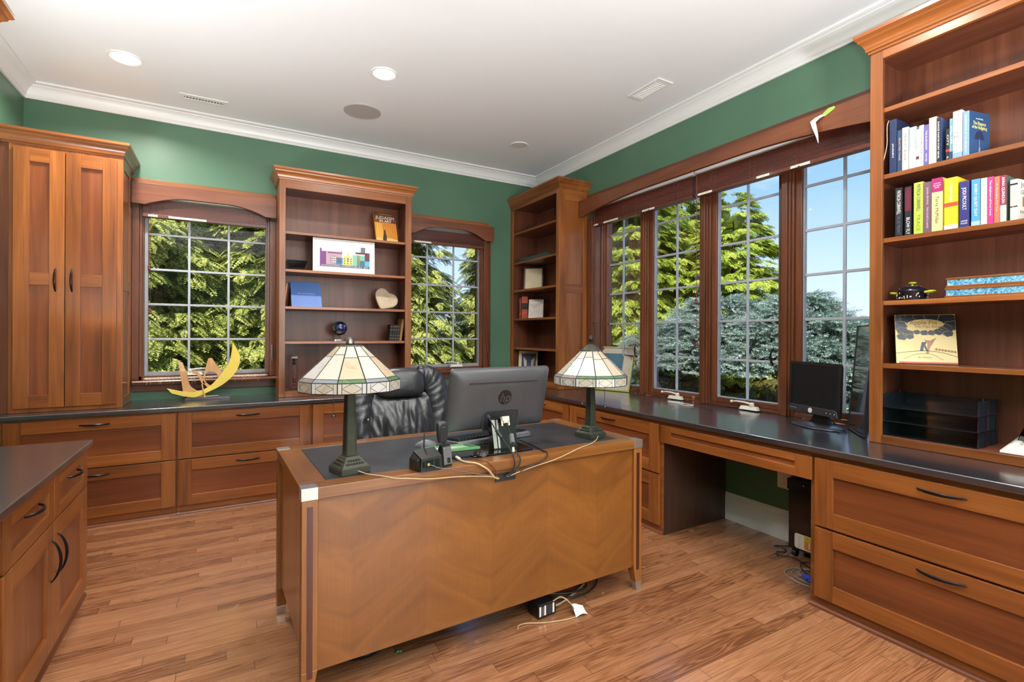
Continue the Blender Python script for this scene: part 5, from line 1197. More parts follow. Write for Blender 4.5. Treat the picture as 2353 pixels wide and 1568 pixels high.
m.tube(bez([(.0,.05,.0004),(.05,.058,.0004),(.12,.064,.0004),(.19,.055,.0004),(.246,.035,.0004)],6),.0010,APN,4); m.tube(bez([(.03,.02,.0004),(.08,.045,.0004),(.14,.048,.0004),(.19,.02,.0004)],6),.0008,APB,4)
m.prism([(.098,.062),(.112,.062),(.116,.085),(.124,.062),(.132,.062),(.122,.095),(.128,.108),(.108,.108)],0,.0005,APN)
for k in range(7): m.ball((.165+k*.012,.072-k*.002,.0),.006,APB,8,(1,1,.1))
m.box(.012,.246,.0,.008,0,.0006,cov('red_foot',(176,44,36))); obj('scene_print',m,t)
m=MB(); m.text('Apple Pie',.031,APB,M@Matrix.Translation((.111,.206,.0011)),width=.105); m.text('that Papa Baked',.016,APB,M@Matrix.Translation((.130,.186,.0011)),width=.1); m.text('BY HAND',.008,APB,M@Matrix.Translation((.111,.03,.0008)),width=.05); obj('title_lettering',m,t)
# letter trays
SMOKE=P('smoked_plastic',(26,30,38),.16,coat=.3)
for k in range(3):
    z=.8124+k*.0685; t=thing('letter_tray','black plastic letter tray, %s of the stack of three'%('bottom','middle','top')[k],'letter tray',(2.94,1.05,z),group='stacked letter trays')
    ya,yb_,xa,xb=.868,1.226,2.812,3.045
    m=MB(); m.box(xa,xb,ya,yb_,z,z+.0025,SMOKE); obj('floor_plate',m,t)
    for y in (ya,yb_-.0025):
        m=MB(); m.prism([(xa+.0,z+.0027),(xb,z+.0027),(xb,z+.0655),(xa+.012,z+.0655)],y,y+.0025,SMOKE,'y')
        o=-1 if y==ya else 1; yy=y+(.0025 if o>0 else 0)
        for x in (xa+.06,xa+.17):
            a,c=sorted((yy,yy+o*.008))
            m.box(x-.012,x-.007,a,c,z+.004,z+.066,SMOKE); m.box(x+.007,x+.012,a,c,z+.004,z+.066,SMOKE)
            if k==2: m.lathe([(.004,0),(.004,.012)],SMOKE,(x,y+.0012,z+.0655),8)
        obj('side_wall',m,t)
    m=MB(); m.box(xb-.0027,xb-.0002,ya+.0027,yb_-.0027,z+.0027,z+.060,SMOKE); obj('back_wall',m,t)
# desk calculator at the frame's edge
t=thing('adding_machine','white adding machine with a tilted black display at the right edge','calculator',(2.9,.70,.812))
m=MB(); m.hexa([(2.808,.56,.8125),(2.808,.80,.8125),(3.03,.80,.8125),(3.03,.56,.8125)],[(2.812,.56,.826),(2.812,.798,.826),(3.03,.798,.862),(3.03,.56,.862)],LTGREY); obj('case',m,t,bev=.006,seg=3)
m=MB(); m.hexa([(2.955,.575,.851),(2.955,.782,.851),(3.025,.782,.8625),(3.025,.575,.8625)],[(2.965,.578,.871),(2.965,.779,.871),(3.024,.779,.906),(3.024,.578,.906)],BLACKG); obj('display',m,t,bev=.003)
m=MB()
for i in range(5):
    for j in range(6):
        x=2.83+i*.024; y=.77-j*.034; z=.829+(x-2.812)*.165; m.hexa([(x-.008,y-.012,z-.004),(x+.008,y-.012,z-.002),(x+.008,y+.012,z-.002),(x-.008,y+.012,z-.004)],[(x-.006,y-.009,z+.007),(x+.006,y-.009,z+.009),(x+.006,y+.009,z+.009),(x-.006,y+.009,z+.007)],PLATE)
obj('key',m,t,bev=.001)
# ------------------------------------------------------------------ on the back counter and sill: sculpture, rope
YELW=P('sculpture_yellow',(232,206,92),.5,var=.06,vs=8); PINKW=P('bare_pine',(214,176,136),.6,var=.06,vs=20)
t=thing('sculpture','yellow crescent sculpture with cut plywood shapes on a grey plinth','sculpture',(-.13,4.65,ZK))
m=MB(); m.hexa([(-.284,4.625,ZK+.0005),(.022,4.60,ZK+.0005),(.026,4.665,ZK+.0005),(-.28,4.69,ZK+.0005)],[(-.284,4.625,ZK+.017),(.022,4.60,ZK+.017),(.026,4.665,ZK+.017),(-.28,4.69,ZK+.017)],PLINTH); obj('plinth',m,t,bev=.001)
def curve2(pts,n=6): return [(p.x,p.y) for p in bez([(a,b_,0) for a,b_ in pts],n)]
out=curve2([(.040,1.226),(.092,1.102),(.064,.985),(-.026,.888),(-.149,.820),(-.221,.791)])+[(-.292,.806),(-.367,.832),(-.398,.872)]
inn=curve2([(-.398,.872),(-.289,.842),(-.201,.840),(-.114,.880),(-.034,.980),(.020,1.078),(.040,1.226)])
poly=out+inn[1:-1]
m=MB(); m.prism(poly,4.607,4.619,YELW,'y'); obj('crescent',m,t,bev=.001)
def piece(name,pts,y0,y1,mat=BIRCH): m=MB(); m.prism(pts,y0,y1,mat,'y'); return obj(name,m,t,bev=.001)
piece('plywood_post',curve2([(-.271,.996),(-.264,.93),(-.245,.875),(-.205,.840)],5)+[(-.296,.840),(-.306,.92),(-.318,.997)],4.62,4.672)
piece('plywood_tip',[(-.318,.998),(-.283,.998),(-.302,1.062),(-.334,1.076)],4.66,4.70,PINKW)
arc=curve2([(-.243,.985),(-.222,1.0),(-.195,.985),(-.168,.94),(-.148,.898)],5); arc2=curve2([(-.168,.888),(-.185,.93),(-.205,.968),(-.225,.978)],5)
piece('plywood_arc',arc+arc2,4.622,4.67)
tri=[(-.130,1.095),(-.104,1.096),(-.033,.974),(-.058,.954)]
bite=curve2([(-.062,.955),(-.085,.985),(-.12,.992),(-.148,.968),(-.152,.925),(-.133,.892),(-.104,.872)],5)
piece('plywood_triangle',tri+bite[1:]+[(-.125,.855),(-.166,.905),(-.160,.965)],4.622,4.675)
m=MB(); m.tube([(-.170,4.604,.895),(-.151,4.598,ZK+.018)],.0045,PINKW,8); obj('rod',m,t); m=MB(); m.hexa([(-.235,4.625,.790),(-.057,4.622,.796),(-.057,4.634,.796),(-.235,4.637,.790)],[(-.235,4.625,.800),(-.057,4.622,.8015),(-.057,4.634,.8015),(-.235,4.637,.800)],PINKW); obj('peg',m,t)
m=MB(); m.hexa([(-.27,4.63,ZK+.0172),(-.14,4.63,ZK+.0172),(-.14,4.65,ZK+.0172),(-.27,4.65,ZK+.0172)],[(-.27,4.63,.842),(-.16,4.63,.842),(-.16,4.65,.842),(-.27,4.65,.842)],BIRCH); obj('keel',m,t)
m=MB(); r=random.Random(6)
for k in range(3):
    pts=[]
    for i in range(150):
        u=i/149; x=-.56+.865*u; a=u*75+k*2*PI/3; e=min(1,u/.02,(1-u)/.03); pts.append((x,YW-.052+.0062*math.cos(a)*e,.9365+.0055*math.sin(a)*e))
    m.tube(pts,.0062,ROPE,6)
for k in range(14):
    x=r.uniform(-.54,.28); m.tube([(x,YW-.06,.934),(x+r.uniform(-.02,.02),YW-.079,.928),(x+r.uniform(-.03,.03),YW-.085,.905-r.random()*.02)],.0007,ROPE,4)
tag(obj('rope',m,ang=80),'thick white twisted rope laid along the sill behind the sculpture','rope')
m=MB(); m.tube(bez([(.19,YW-.055,.952),(.22,YW-.05,.962),(.25,YW-.045,.955),(.27,YW-.06,.968),(.29,YW-.05,.958),(.31,YW-.07,.945),(.28,YW-.078,.935),(.24,YW-.08,.932)],8),.0018,BRNC,5); m.ball((.188,YW-.056,.954),.006,BRNC,8)
tag(obj('blind_cord',m),'small tangle of brown blind cord on the rope at the sill end','cord')
# ------------------------------------------------------------------ on the long counter
t=thing('framed_picture','large pale-matted picture in a thin green-gold frame behind the right lamp','picture',(3.1,3.65,ZK))
M=quad_frame((3.035,3.852,ZK+.003),(.145,-.44,0),(.105,.034,.40)); w,h=.463,.425; m=MB(); m.M=M; GG=P('green_gold_frame',(150,158,84),.35,.5)
for a in ((0,w,0,.012),(0,w,h-.012,h),(0,.012,.012,h-.012),(w-.012,w,.012,h-.012)): m.box(*a,-.016,.004,GG)
obj('frame',m,t,bev=.001)
m=MB(); m.M=M; m.box(.012,w-.012,.012,h-.012,-.012,-.004,P('grey_mat',(206,196,184),.7,var=.03)); obj('mat_board',m,t)
m=MB(); m.M=M; a,b_,c,d=.10,.36,.09,.36
m.box(a,b_,c,d,-.004,-.0034,cov('sea_teal',(44,104,130))); m.prism([(a,.2),(.2,.24),(.3,.19),(b_,.23),(b_,c),(a,c)],-.0034,-.003,cov('dusk_violet',(96,110,150))); m.prism([(.22,.12),(.34,.14),(.32,.17),(.2,.16)],-.003,-.0026,cov('rose_print',(180,120,140))); obj('print',m,t)
m=MB(); m.M=M; m.box(.012,w-.012,.012,h-.012,-.001,-.0003,PICGL); obj('glazing',m,t)
# old square monitor
t=thing('computer_monitor','small square black monitor standing on the counter under the long window','monitor',(2.95,1.66,ZK))
ux=(-.298,-.954,0); M=quad_frame((2.945,1.638,.995),ux,(.03,-.012,1)); w,h=.183,.15
m=MB(); m.M=M; rows=[]
for ww,hh,zz,rr in ((w,h,0,.008),(w,h,-.012,.008),(w-.012,h-.012,-.03,.012),(w-.05,h-.05,-.055,.02),(.08,.07,-.06,.02)): rows.append([(a,b_,zz) for a,b_ in rrect(ww,hh,rr,4)])
m.grid(rows,BLACK,closed=True); m.add(rows[-1],[tuple(range(len(rows[-1])))],BLACK)
o2=rrect(w-.018,h-.018,.002,4); o2=[(a,max(b_,-h+.046),0) for a,b_ in o2]; m.grid([rows[0],o2],BLACK,closed=True); m.grid([o2,[(a,b_,-.004) for a,b_,c in o2]],BLACK,closed=True)
hs_=obj('housing',m,t,ang=45)
m=MB(); m.M=M; m.box(-w+.0182,w-.0182,-h+.0462,h-.0182,-.005,-.0032,P('screen_matte',(16,17,22),.35)); obj('screen',m,t)
m=MB(); m.M=M; pts=[(-w+.002,-h+.002),(w-.002,-h+.002),(w-.012,-h+.035),(w-.03,-h+.043),(-w+.03,-h+.043),(-w+.012,-h+.035)]
m.prism(pts,.0003,.012,P('bezel_charcoal',(52,52,56),.35,.2)); bz=obj('control_bar',m,t,bev=.003)
m=MB(); m.M=M; m.lathe([(.0145,.0122),(.0145,.0135),(.001,.0138)],LTGREY,(-.004,-h+.022,0),24); m.box(-.0046,-.0034,-h+.012,-h+.032,.0138,.0142,GREYP)
for k in range(5): m.lathe([(.0022,.0122),(.0022,.013)],LTGREY,(-w+.03+k*.011,-h+.024,0),8)
for k in range(3): m.lathe([(.003,.0122),(.003,.013)],LTGREY,(w-.075+k*.027,-h+.022,0),8)
obj('button',m,bz)
m=MB(); M2=quad_frame((2.995,1.633,ZK),ux,(0,0,1)); m.M=M2; rows=[]
for y,ww,z0,z1 in ((.014,.085,-.055,-.03),(.035,.06,-.06,-.032),(.06,.05,-.062,-.036),(.085,.048,-.064,-.04),(.12,.05,-.064,-.045)): rows.append([(-ww,y,z1+.03),(ww,y,z1+.03),(ww,y,z0+.03),(-ww,y,z0+.03)])
m.grid(rows,BLACK,closed=True); m.add(rows[-1],[(0,1,2,3)],BLACK); obj('stand_neck',m,t,bev=.006,seg=3)
m=MB(); m.M=Matrix.Translation((2.972,1.63,ZK))@Matrix.Rotation(math.atan2(-.298,.954)*1,4,'Z')@Matrix.Diagonal((.098,.165,1,1)); m.lathe([(.97,.0006),(1,.004),(.98,.009),(.8,.014),(.4,.020),(.001,.021)],P('foot_charcoal',(58,58,62),.3,.3),n=48); obj('stand_foot',m,t,ang=60)
# framed glass leaning against the near bookcase
t=thing('glazed_frame','dark-edged framed glass leaning on the side of the near bookcase','framed_glass',(2.95,1.43,ZK))
M=quad_frame((3.066,1.512,ZK+.003),(-.211,-.177,0),(.025,-.040,.58)); w,h=.275,.585; m=MB(); m.M=M; FRD=P('frame_graphite',(46,48,56),.35)
for a in ((0,w,0,.006),(0,w,h-.006,h),(0,.006,.006,h-.006),(w-.006,w,.006,h-.006)): m.box(*a,-.020,.003,FRD)
obj('frame',m,t,bev=.001)
m=MB(); m.M=M; m.box(.006,w-.006,.006,h-.006,-.012,-.001,P('reflective_picture_glass',(150,156,160),.03,.9,var=.02)); obj('glass',m,t)  # picture glass given a metal finish so it mirrors the window
m=MB(); m.M=M; m.box(.02,w-.02,.02,h-.02,-.024,-.0205,BLACK); obj('backing',m,t)
cable('dark cable coiled behind the small square monitor',[(3.04,1.62,.85),(3.03,1.56,.79),(2.96,1.50,.776),(2.91,1.475,.776),(2.875,1.47,.778),(2.90,1.445,.778),(2.95,1.46,.776)],.003,BCORD)
# ------------------------------------------------------------------ kneehole: shredder, outlet, cables
SHB=P('shredder_black',(24,20,20),.14,coat=.3)
t=thing('paper_shredder','tall black paper shredder with a white and yellow sticker in the kneehole','shredder',(2.97,1.57,0))
m=MB(); m.box(2.895,3.062,1.392,1.752,.045,.39,SHB); obj('bin',m,t,bev=.008,seg=3)
m=MB(); m.box(2.890,3.062,1.388,1.756,.3905,.455,SHB); m.box(2.93,3.02,1.44,1.66,.455,.4565,BLACK); hd=obj('head',m,t,bev=.008,seg=3)
m=MB(); m.lathe([(.004,0),(.004,.002)],SILV,(2.8897,1.66,.43),8,'x'); obj('button',m,hd)
m=MB(); F=frame_x(2.8948); m.M=F
m.prism([(1.575+.085*math.cos(PI+PI*i/14),.265+.075*math.sin(PI+PI*i/14)) for i in range(15)],0,.0006,BLACK); obj('hand_slot',m,t)
m=MB(); m.M=F@Matrix(((-1,0,0,1.712),(0,1,0,.06),(0,0,1,0),(0,0,0,1)))
# local x runs to the right as seen
m.prism([(.008,0),(.27,0),(.27,.085),(.008,.085),(0,.077),(0,.008)],.0002,.0006,PLATE); m.box(.055,.27,.003,.082,.0006,.0009,cov('sticker_yellow',(206,196,60)))
m.box(.058,.12,.008,.055,.0009,.0012,cov('sticker_orange',(206,130,70)))
m.text('12',.05,PLATE,Matrix.Translation((.1,.032,.0014)),width=.045); m.text('Crosscut',.024,cov('sticker_olive',(120,120,30)),Matrix.Translation((.14,.069,.0012)),width=.15); m.text('ROYAL',.022,cov('sticker_grey',(190,190,180)),Matrix.Translation((.03,.042,.0010))@Matrix.Rotation(PI/2,4,'Z'),width=.068); obj('sticker',m,t)
for x,y in ((2.915,1.72),(2.915,1.42),(3.04,1.72),(3.04,1.42)):
    m=MB(); m.lathe([(.02,-.012),(.02,.012)],BLACK,(x,y,.0205),16,'y'); m.box(x-.008,x+.008,y-.014,y+.014,.036,.0448,BLACK); obj('caster',m,t)
t=thing('power_outlet','white double power outlet on the green wall of the kneehole','outlet',(XW,1.89,.38))
m=MB(); m.box(XW-.006,XW-.0005,1.845,1.935,.325,.435,PLATE); obj('plate',m,t,bev=.002)
for z in (.358,.402):
    m=MB(); m.M=frame_x(XW-.006); m.prism(rrect(.017,.0145,.006,4),.0002,.003,PLATE); m.M=frame_x(XW-.006)@Matrix.Translation((1.89,z,0)); m.v=[]; m.f=[]; m.m=[]; m.prism(rrect(.017,.0145,.006,4),.0002,.003,PLATE)
    for x in (-.006,.006): m.box(x-.001,x+.001,-.001,.007,.003,.0033,BLACK)
    m.lathe([(.002,.003),(.002,.0033)],BLACK,(0,-.007,0),8); obj('socket',m,t)
cable('thin black cable curling on the floor beside the shredder',[(3.05,1.80,.004),(2.98,1.83,.004),(2.93,1.86,.004),(2.95,1.80,.0045),(2.90,1.775,.004),(2.86,1.80,.005),(2.83,1.77,.004),(2.87,1.70,.004),(2.84,1.62,.004),(2.80,1.55,.004)],.003,BCORD)
GYC=P('cord_grey',(120,118,116),.5)
pts=[]
for k in range(3):
    for i in range(14):
        a=2*PI*i/14; pts.append((2.70+(.10-.018*k)*math.cos(a)+.01*k,1.53+(.105-.02*k)*math.sin(a)-.01*k,.005+.006*k+.002*math.sin(a*3)))
cable('grey cable coiled in loops on the floor in front of the shredder',pts,.0035,GYC)
cable('second black cable looped through the grey coil on the floor',[(2.86,1.62,.012),(2.80,1.62,.02),(2.72,1.56,.022),(2.70,1.47,.014),(2.76,1.40,.008),(2.84,1.44,.022),(2.86,1.52,.024),(2.80,1.56,.024)],.003,BCORD)
m=MB(); m.M=Matrix.Translation((2.645,1.500,.031))@Matrix.Rotation(R(50),4,'Z'); m.box(-.03,.02,-.016,.016,-.007,.007,cov('vga_blue',(40,74,180),.35)); m.tube([(-.03,0,0),(-.055,0,.002)],.005,cov('vga_blue2',(40,74,180),.35),8)
for s in (-1,1): m.lathe([(.004,.02),(.004,.03)],SILV,(0,s*.012,0),8,'x')
tag(obj('video_plug',m,bev=.002),'bright blue video plug lying among the floor cables','plug')
# ------------------------------------------------------------------ under the desk
t=thing('power_adapter','black power brick with white labels on the floor under the desk','adapter',(1.28,1.94,0),R(4),local=True)
m=MB(); m.box(-.05,.052,-.035,.045,.001,.066,BLACK); obj('case',m,t,bev=.003)
m=MB(); m.M=Matrix.Translation((0,-.0352,.034))@Matrix.Rotation(PI/2,4,'X')
for x in (-.040,-.012,.036): m.box(x-.005,x+.005,-.022,.022,0,.0005,PAPER)
for k in range(7): m.box(-.03,-.02,-.02+k*.006,-.018+k*.006,0,.0004,GREYW); m.box(.0,.026,-.02+k*.006,-.0185+k*.006,0,.0004,GREYP)
obj('label',m,t)
t=thing('power_strip','dark power strip with plugs on the floor behind the power brick','power strip',(1.42,2.10,0),R(25),local=True)
m=MB(); m.box(-.16,.16,-.025,.025,.001,.04,BLACK); obj('case',m,t,bev=.004)
for x,c in ((-.11,BLACK),(-.05,GREYP),(.02,BLACK),(.09,WCORD)): m=MB(); m.box(x-.016,x+.016,-.02,.02,.0405,.075,c); obj('plug',m,t,bev=.003)
cable('beige flat cable running along the floor from the power brick',[(1.335,1.935,.02),(1.40,1.96,.008),(1.50,2.0,.006),(1.62,2.06,.006),(1.72,2.16,.005)],.0055,CREAMC)
cable('thin tan cable arching from the brick to the white tag',[(1.31,1.90,.068),(1.345,1.885,.085),(1.38,1.87,.06),(1.405,1.858,.02),(1.40,1.838,.005),(1.34,1.84,.004),(1.24,1.868,.004),(1.17,1.90,.005),(1.13,1.90,.007),(1.11,1.88,.006)],.0028,cov('tan_cable',(170,142,98)))
cable('thick black cable looping on the floor towards the right front desk leg',[(1.36,2.0,.02),(1.45,1.975,.012),(1.56,1.975,.006),(1.66,2.02,.006),(1.73,2.10,.006),(1.75,2.22,.006),(1.72,2.32,.006)],.0045,BCORD)
cable('black cable doubled back under the right half of the desk',[(1.38,2.02,.03),(1.48,2.0,.018),(1.58,2.01,.012),(1.62,2.06,.012),(1.56,2.12,.014),(1.47,2.10,.03)],.005,BCORD)
m=MB(); rows=[]
for i in range(7):
    u=i/6; rows.append([(1.392+.062*u+.012*v,1.83+.055*v-.006*u,.004+.022*v+.010*math.sin(u*3+v*2)+.03*v*u*(1-u)) for v in [j/5 for j in range(6)]])
m.grid(rows,PAPER); top=[[(p[0],p[1],p[2]+.0006) for p in r_] for r_ in rows]; m.grid(top,PAPER); tag(obj('paper_tag',m,ang=80,recalc=False),'crumpled white paper tag on the floor by the desk front','tag')
t=thing('wastebasket','round black wastebasket on the floor under the left end of the desk','wastebasket',(.485,2.13,0))
m=MB(); m.lathe([(.115,.0008),(.118,.004),(.14,.155),(.144,.16),(.138,.16),(.113,.008),(.001,.008)],BLACK,(.485,2.13,0),40); obj('bin',m,t,ang=40)
m=MB(); m.lathe([(.119,.012),(.1225,.016),(.1225,.024),(.121,.028)],BLACKG,(.485,2.13,0),40); obj('foot_ring',m,t)
m=MB(); m.tube(bez([(.60,1.985,.003),(.605,1.98,.012),(.612,1.985,.004),(.618,1.975,.010)],5),.004,cov('leaf_green',(70,130,60)),6); tag(obj('leaf_scrap',m),'tiny green plastic scrap on the floor by the wastebasket','scrap')
# ------------------------------------------------------------------ garden outside the windows
rng=np.random.default_rng(11)
def leafmat(name,stops,tr=.25,var=.5):
    t=NT(name); g=t.n('ShaderNodeNewGeometry'); v=t.coord('Object',False); n=t.noise(v,2.4,3)
    f=t.math('ADD',t.math('MULTIPLY',g.outputs['Random Per Island'],var),t.math('MULTIPLY',n,1-var))
    col=t.ramp(f,[(p,lin(c)) for p,c in stops])
    d=t.n('ShaderNodeBsdfPrincipled'); t.l(col,d.inputs['Base Color']); d.inputs['Roughness'].default_value=.55; d.inputs['Specular IOR Level'].default_value=.3
    a=t.n('ShaderNodeBsdfTranslucent'); t.l(col,a.inputs[0]); m=t.n('ShaderNodeMixShader'); m.inputs[0].default_value=tr; t.l(d.outputs[0],m.inputs[1]); t.l(a.outputs[0],m.inputs[2]); t.l(m.outputs[0],t.out.inputs[0]); return t.mat
HEML=leafmat('hemlock_leaf',[(.25,(88,108,46)),(.42,(140,152,66)),(.58,(190,194,100)),(.75,(222,220,140))])
CYPL=leafmat('cypress_leaf',[(.25,(96,124,36)),(.42,(150,174,50)),(.6,(200,212,84)),(.75,(226,230,124))])
SPRL=leafmat('spruce_needle',[(.22,(74,94,80)),(.45,(130,152,138)),(.7,(190,208,196))],.1)
OLVL=leafmat('olive_leaf',[(.2,(66,66,28)),(.6,(112,104,50)),(.9,(142,132,66))])
BARK=wood('bark','z',(44,34,28),(74,58,46),(98,80,64),rough=.9,coat=0)
def spray_hem(n=7):
    q=[]
    def leaf(b,d,l,w):
        b=np.array(b); d=np.array(d,float); d/=np.linalg.norm(d); s=np.array([-d[1],d[0],0]); q.append([b,b+d*l*.45+s*w,b+d*l,b+d*l*.45-s*w])
    leaf((0,0,0),(1,0,0),1,.02)
    for k in range(n):
        t=.10+.82*k/(n-1)
        for s in (-1,1):
            d=np.array([.72,s*.75,-.12]); L=.46*(1-t*.72); b=np.array([t,0,-.14*t*t]); leaf(b,d,L,.035)
            for j in (.4,.75):
                for e in (-1,1): leaf(b+d*L*j,(d[0]-.5*e*s*.9,d[1]+.5*e,-.15),L*.42,.032)
    return np.array(q)
def spray_spr(n=34):
    q=[]
    for k in range(n):
        t=.05+.95*k/n; a=k*2.4; d=np.array([.75,.8*math.cos(a),.8*math.sin(a)]); d/=np.linalg.norm(d); b=np.array([t,0,0]); l=.24*(1-.35*t); s=np.cross(d,[.3,.2,.9]); s/=np.linalg.norm(s)
        q.append([b,b+d*l*.4+s*.026,b+d*l,b+d*l*.4-s*.026])
    return np.array(q)
def place(tpl,pos,dirs,nrm,size):
    x=dirs/np.linalg.norm(dirs,axis=1,keepdims=True); y=np.cross(nrm,x); y/=np.linalg.norm(y,axis=1,keepdims=True)+1e-9; z=np.cross(x,y)
    M=np.stack([x,y,z],axis=2)*size[:,None,None]
    v=np.einsum('nij,mqj->nmqi',M,tpl)+pos[:,None,None,:]
    return v.reshape(-1,3)
def quadmesh(name,V,mat):
    n=len(V); me=bpy.data.meshes.new(name); me.vertices.add(n); me.vertices.foreach_set('co',V.astype(np.float32).ravel())
    me.loops.add(n); me.loops.foreach_set('vertex_index',np.arange(n,dtype=np.int32)); me.polygons.add(n//4)
    me.polygons.foreach_set('loop_start',np.arange(0,n,4,dtype=np.int32)); me.materials.append(mat); me.update(calc_edges=True); return me
def tree_points(H,Rm,z0,nb,ns,droop,prof,inner=.35,face=.5,dz=(-.2,-.7)):
    """positions, directions and normals of sprays on tiers of branches"""
    u=rng.random(nb); z=z0+(H-z0)*(1-np.sqrt(1-u*.995)); az=rng.random(nb)*2*PI; L=prof((z-z0)/(H-z0))*Rm*(.8+.35*rng.random(nb))
    P_,D_,N_=[],[],[]
    s=inner+(1-inner)*rng.random((nb,ns))**.7; side=(rng.random((nb,ns))-.5)
    r=s*L[:,None]; a=az[:,None]+side*.55/(.5+r)*s
    P_=np.stack([r*np.cos(a),r*np.sin(a),z[:,None]-droop*s*s*L[:,None]+.05*(rng.random((nb,ns))-.5)],axis=2).reshape(-1,3)
    da=(az[:,None]+side*2.0).ravel()
    D_=np.stack([np.cos(da),np.sin(da),dz[0]+dz[1]*rng.random(nb*ns)],axis=1)
    N_=np.stack([face*np.cos(da)+.9*(rng.random(nb*ns)-.5),face*np.sin(da)+.9*(rng.random(nb*ns)-.5),np.ones(nb*ns)],axis=1)
    return P_,D_,N_,(z,az,L)
def trunk_mesh(H,Rm,br,droop,n=40,dead=0):
    m=MB(); m.tube([(0,0,0),(.02,0,H*.4),(0,0,H*.8)],[.06+.012*H,.04+.008*H,.012],BARK,10)
    z,az,L=br
    for k in range(0,min(len(z),n)):
        a=az[k]; l=L[k]*.85; m.tube([(0,0,z[k]),(l*.5*math.cos(a),l*.5*math.sin(a),z[k]-droop*.25*l),(l*math.cos(a),l*math.sin(a),z[k]-droop*l)],[.022,.014,.005],BARK,5)
    for k in range(dead):
        a=rng.random()*2*PI; z=.15+.8*rng.random(); l=Rm*(.5+.5*rng.random()); p=[Vector((0,0,z)),Vector((l*.5*math.cos(a),l*.5*math.sin(a),z+.02)),Vector((l*math.cos(a+.1),l*math.sin(a+.1),z-.12*rng.random()))]
        m.tube(p,[.014,.009,.003],BARK,5)
        for j in range(7):
            t=.25+.7*rng.random(); q=p[0].lerp(p[2],t); b=a+(1 if j%2 else -1)*(.6+.5*rng.random()); m.tube([q,q+Vector((.22*math.cos(b),.22*math.sin(b),.10*(rng.random()-.5)))],[.005,.0015],BARK,4)
    return m
cone=lambda p: np.clip((1-p)**.75,.03,1)*np.clip(.55+p*4,0,1)
col_=lambda p: np.clip(1-p**2.2,.05,1)*np.clip(.7+p*2,0,1)
SH,SS=spray_hem(),spray_spr()
KINDS={}
def kind(name,H,Rm,z0,nb,ns,droop,prof,tpl,mat,smin,smax,inner=.35,face=.5,dz=(-.2,-.7)):
    p,d,n,br=tree_points(H,Rm,z0,nb,ns,droop,prof,inner,face,dz); sz=smin+(smax-smin)*rng.random(len(p))
    KINDS[name]=(quadmesh('foliage',place(tpl,p,d,n,sz),mat),trunk_mesh(H,Rm,br,droop,40,70 if 'spruce' in name else 0))
kind('hemlock',6.2,1.75,.0,760,20,.35,cone,SH,HEML,.15,.28)
kind('cypress',6.5,1.7,.0,1100,20,.20,col_,SH,CYPL,.14,.26,.55,1.1)
pro=lambda p:np.clip((1-p)**.6,.08,1)
kind('spruce',2.5,1.15,.5,420,26,.0,pro,SS,SPRL,.12,.20,.4,.3,(.35,-.6))
kind('spruce_high',2.5,1.15,1.35,320,26,.0,pro,SS,SPRL,.12,.20,.3,.3,(.35,-.6))
kind('shrub',1.1,.7,.05,90,12,.1,col_,SH,OLVL,.10,.18)
first={}
def tree(k,name,label,x,y,s=1,rz=0,sz=None,group=None):
    t=thing(name,label,'shrub' if k=='shrub' else 'tree',(x,y,-.45),group=group,local=True)
    if k not in first:
        o=bpy.data.objects.new('foliage',KINDS[k][0]); COL.objects.link(o); o.parent=t; tr=obj('trunk',KINDS[k][1],t); first[k]=(o,tr)
    else:
        for q in first[k]: c=q.copy(); COL.objects.link(c); c.parent=t
    t.rotation_euler=(0,0,rz); t.scale=(s,s,sz or s); return t
tree('hemlock','hemlock_tree','bright hemlock filling the left half of the back window',-1.0,7.7,1.0,.3)
tree('hemlock','hemlock_tree','bright hemlock filling the right half of the back window',.75,7.9,1.0,2.1)
tree('hemlock','hemlock_tree','hemlock standing behind and between the two nearest hemlocks',-.1,9.0,1.1,4.0)
tree('hemlock','hemlock_tree','hemlock beyond the left edge of the back window',-2.7,8.3,1.05,5.2)
tree('hemlock','hemlock_tree','dark gappy hemlock in the left of the narrower back window',2.5,8.3,.9,1.2)
tree('hemlock','hemlock_tree','dark gappy hemlock in the right of the narrower back window',4.75,8.6,.9,3.3)
tree('cypress','cypress_tree','yellow-green cypress in the farthest pane of the long window',7.0,9.6,1.0,.4)
tree('cypress','cypress_tree','yellow-green cypress behind the second pane of the long window',7.5,8.0,1.0,2.2)
tree('cypress','cypress_tree','yellow-green cypress with its tip against the sky',8.5,6.25,.84,3.9,.76)
tree('cypress','cypress_tree','tall yellow-green cypress rising behind the second and third panes',9.6,8.5,1.12,5.0,1.0)
tree('spruce','blue_spruce','blue spruce low in the second pane of the long window',5.9,5.75,.82,.5)
tree('spruce_high','blue_spruce','blue spruce filling the lower third pane of the long window',6.1,4.75,.95,1.9)
tree('spruce_high','blue_spruce','blue spruce in the nearest pane of the long window',6.3,3.7,.94,3.0)
tree('spruce','blue_spruce','blue spruce at the right edge of the nearest window pane',6.6,2.75,.85,4.4)
tree('shrub','olive_shrub','small olive-brown shrub below the blue spruces',4.9,4.05,.9,0)
tree('shrub','olive_shrub','olive-brown shrub showing through the bare lower twigs of the middle spruce',7.6,6.3,1.6,1)
tree('shrub','olive_shrub','olive-brown shrub showing behind the nearest spruce',8.3,5.2,1.7,2)
tree('shrub','olive_shrub','olive-brown shrub behind the spruce in the second pane',7.9,7.2,1.3,3)
m=MB(); GRD=NT('garden_ground'); v=GRD.coord('Object',False); nn=GRD.noise(v,3,6)
GRDM=GRD.bsdf(GRD.ramp(nn,[(.35,lin((92,70,44))),(.5,lin((120,100,58))),(.62,lin((96,116,52))),(.75,lin((130,146,70)))]),.95)
m.box(-60,80,-60,90,-.65,-.45,GRDM); g=obj('ground',m,kind='structure')
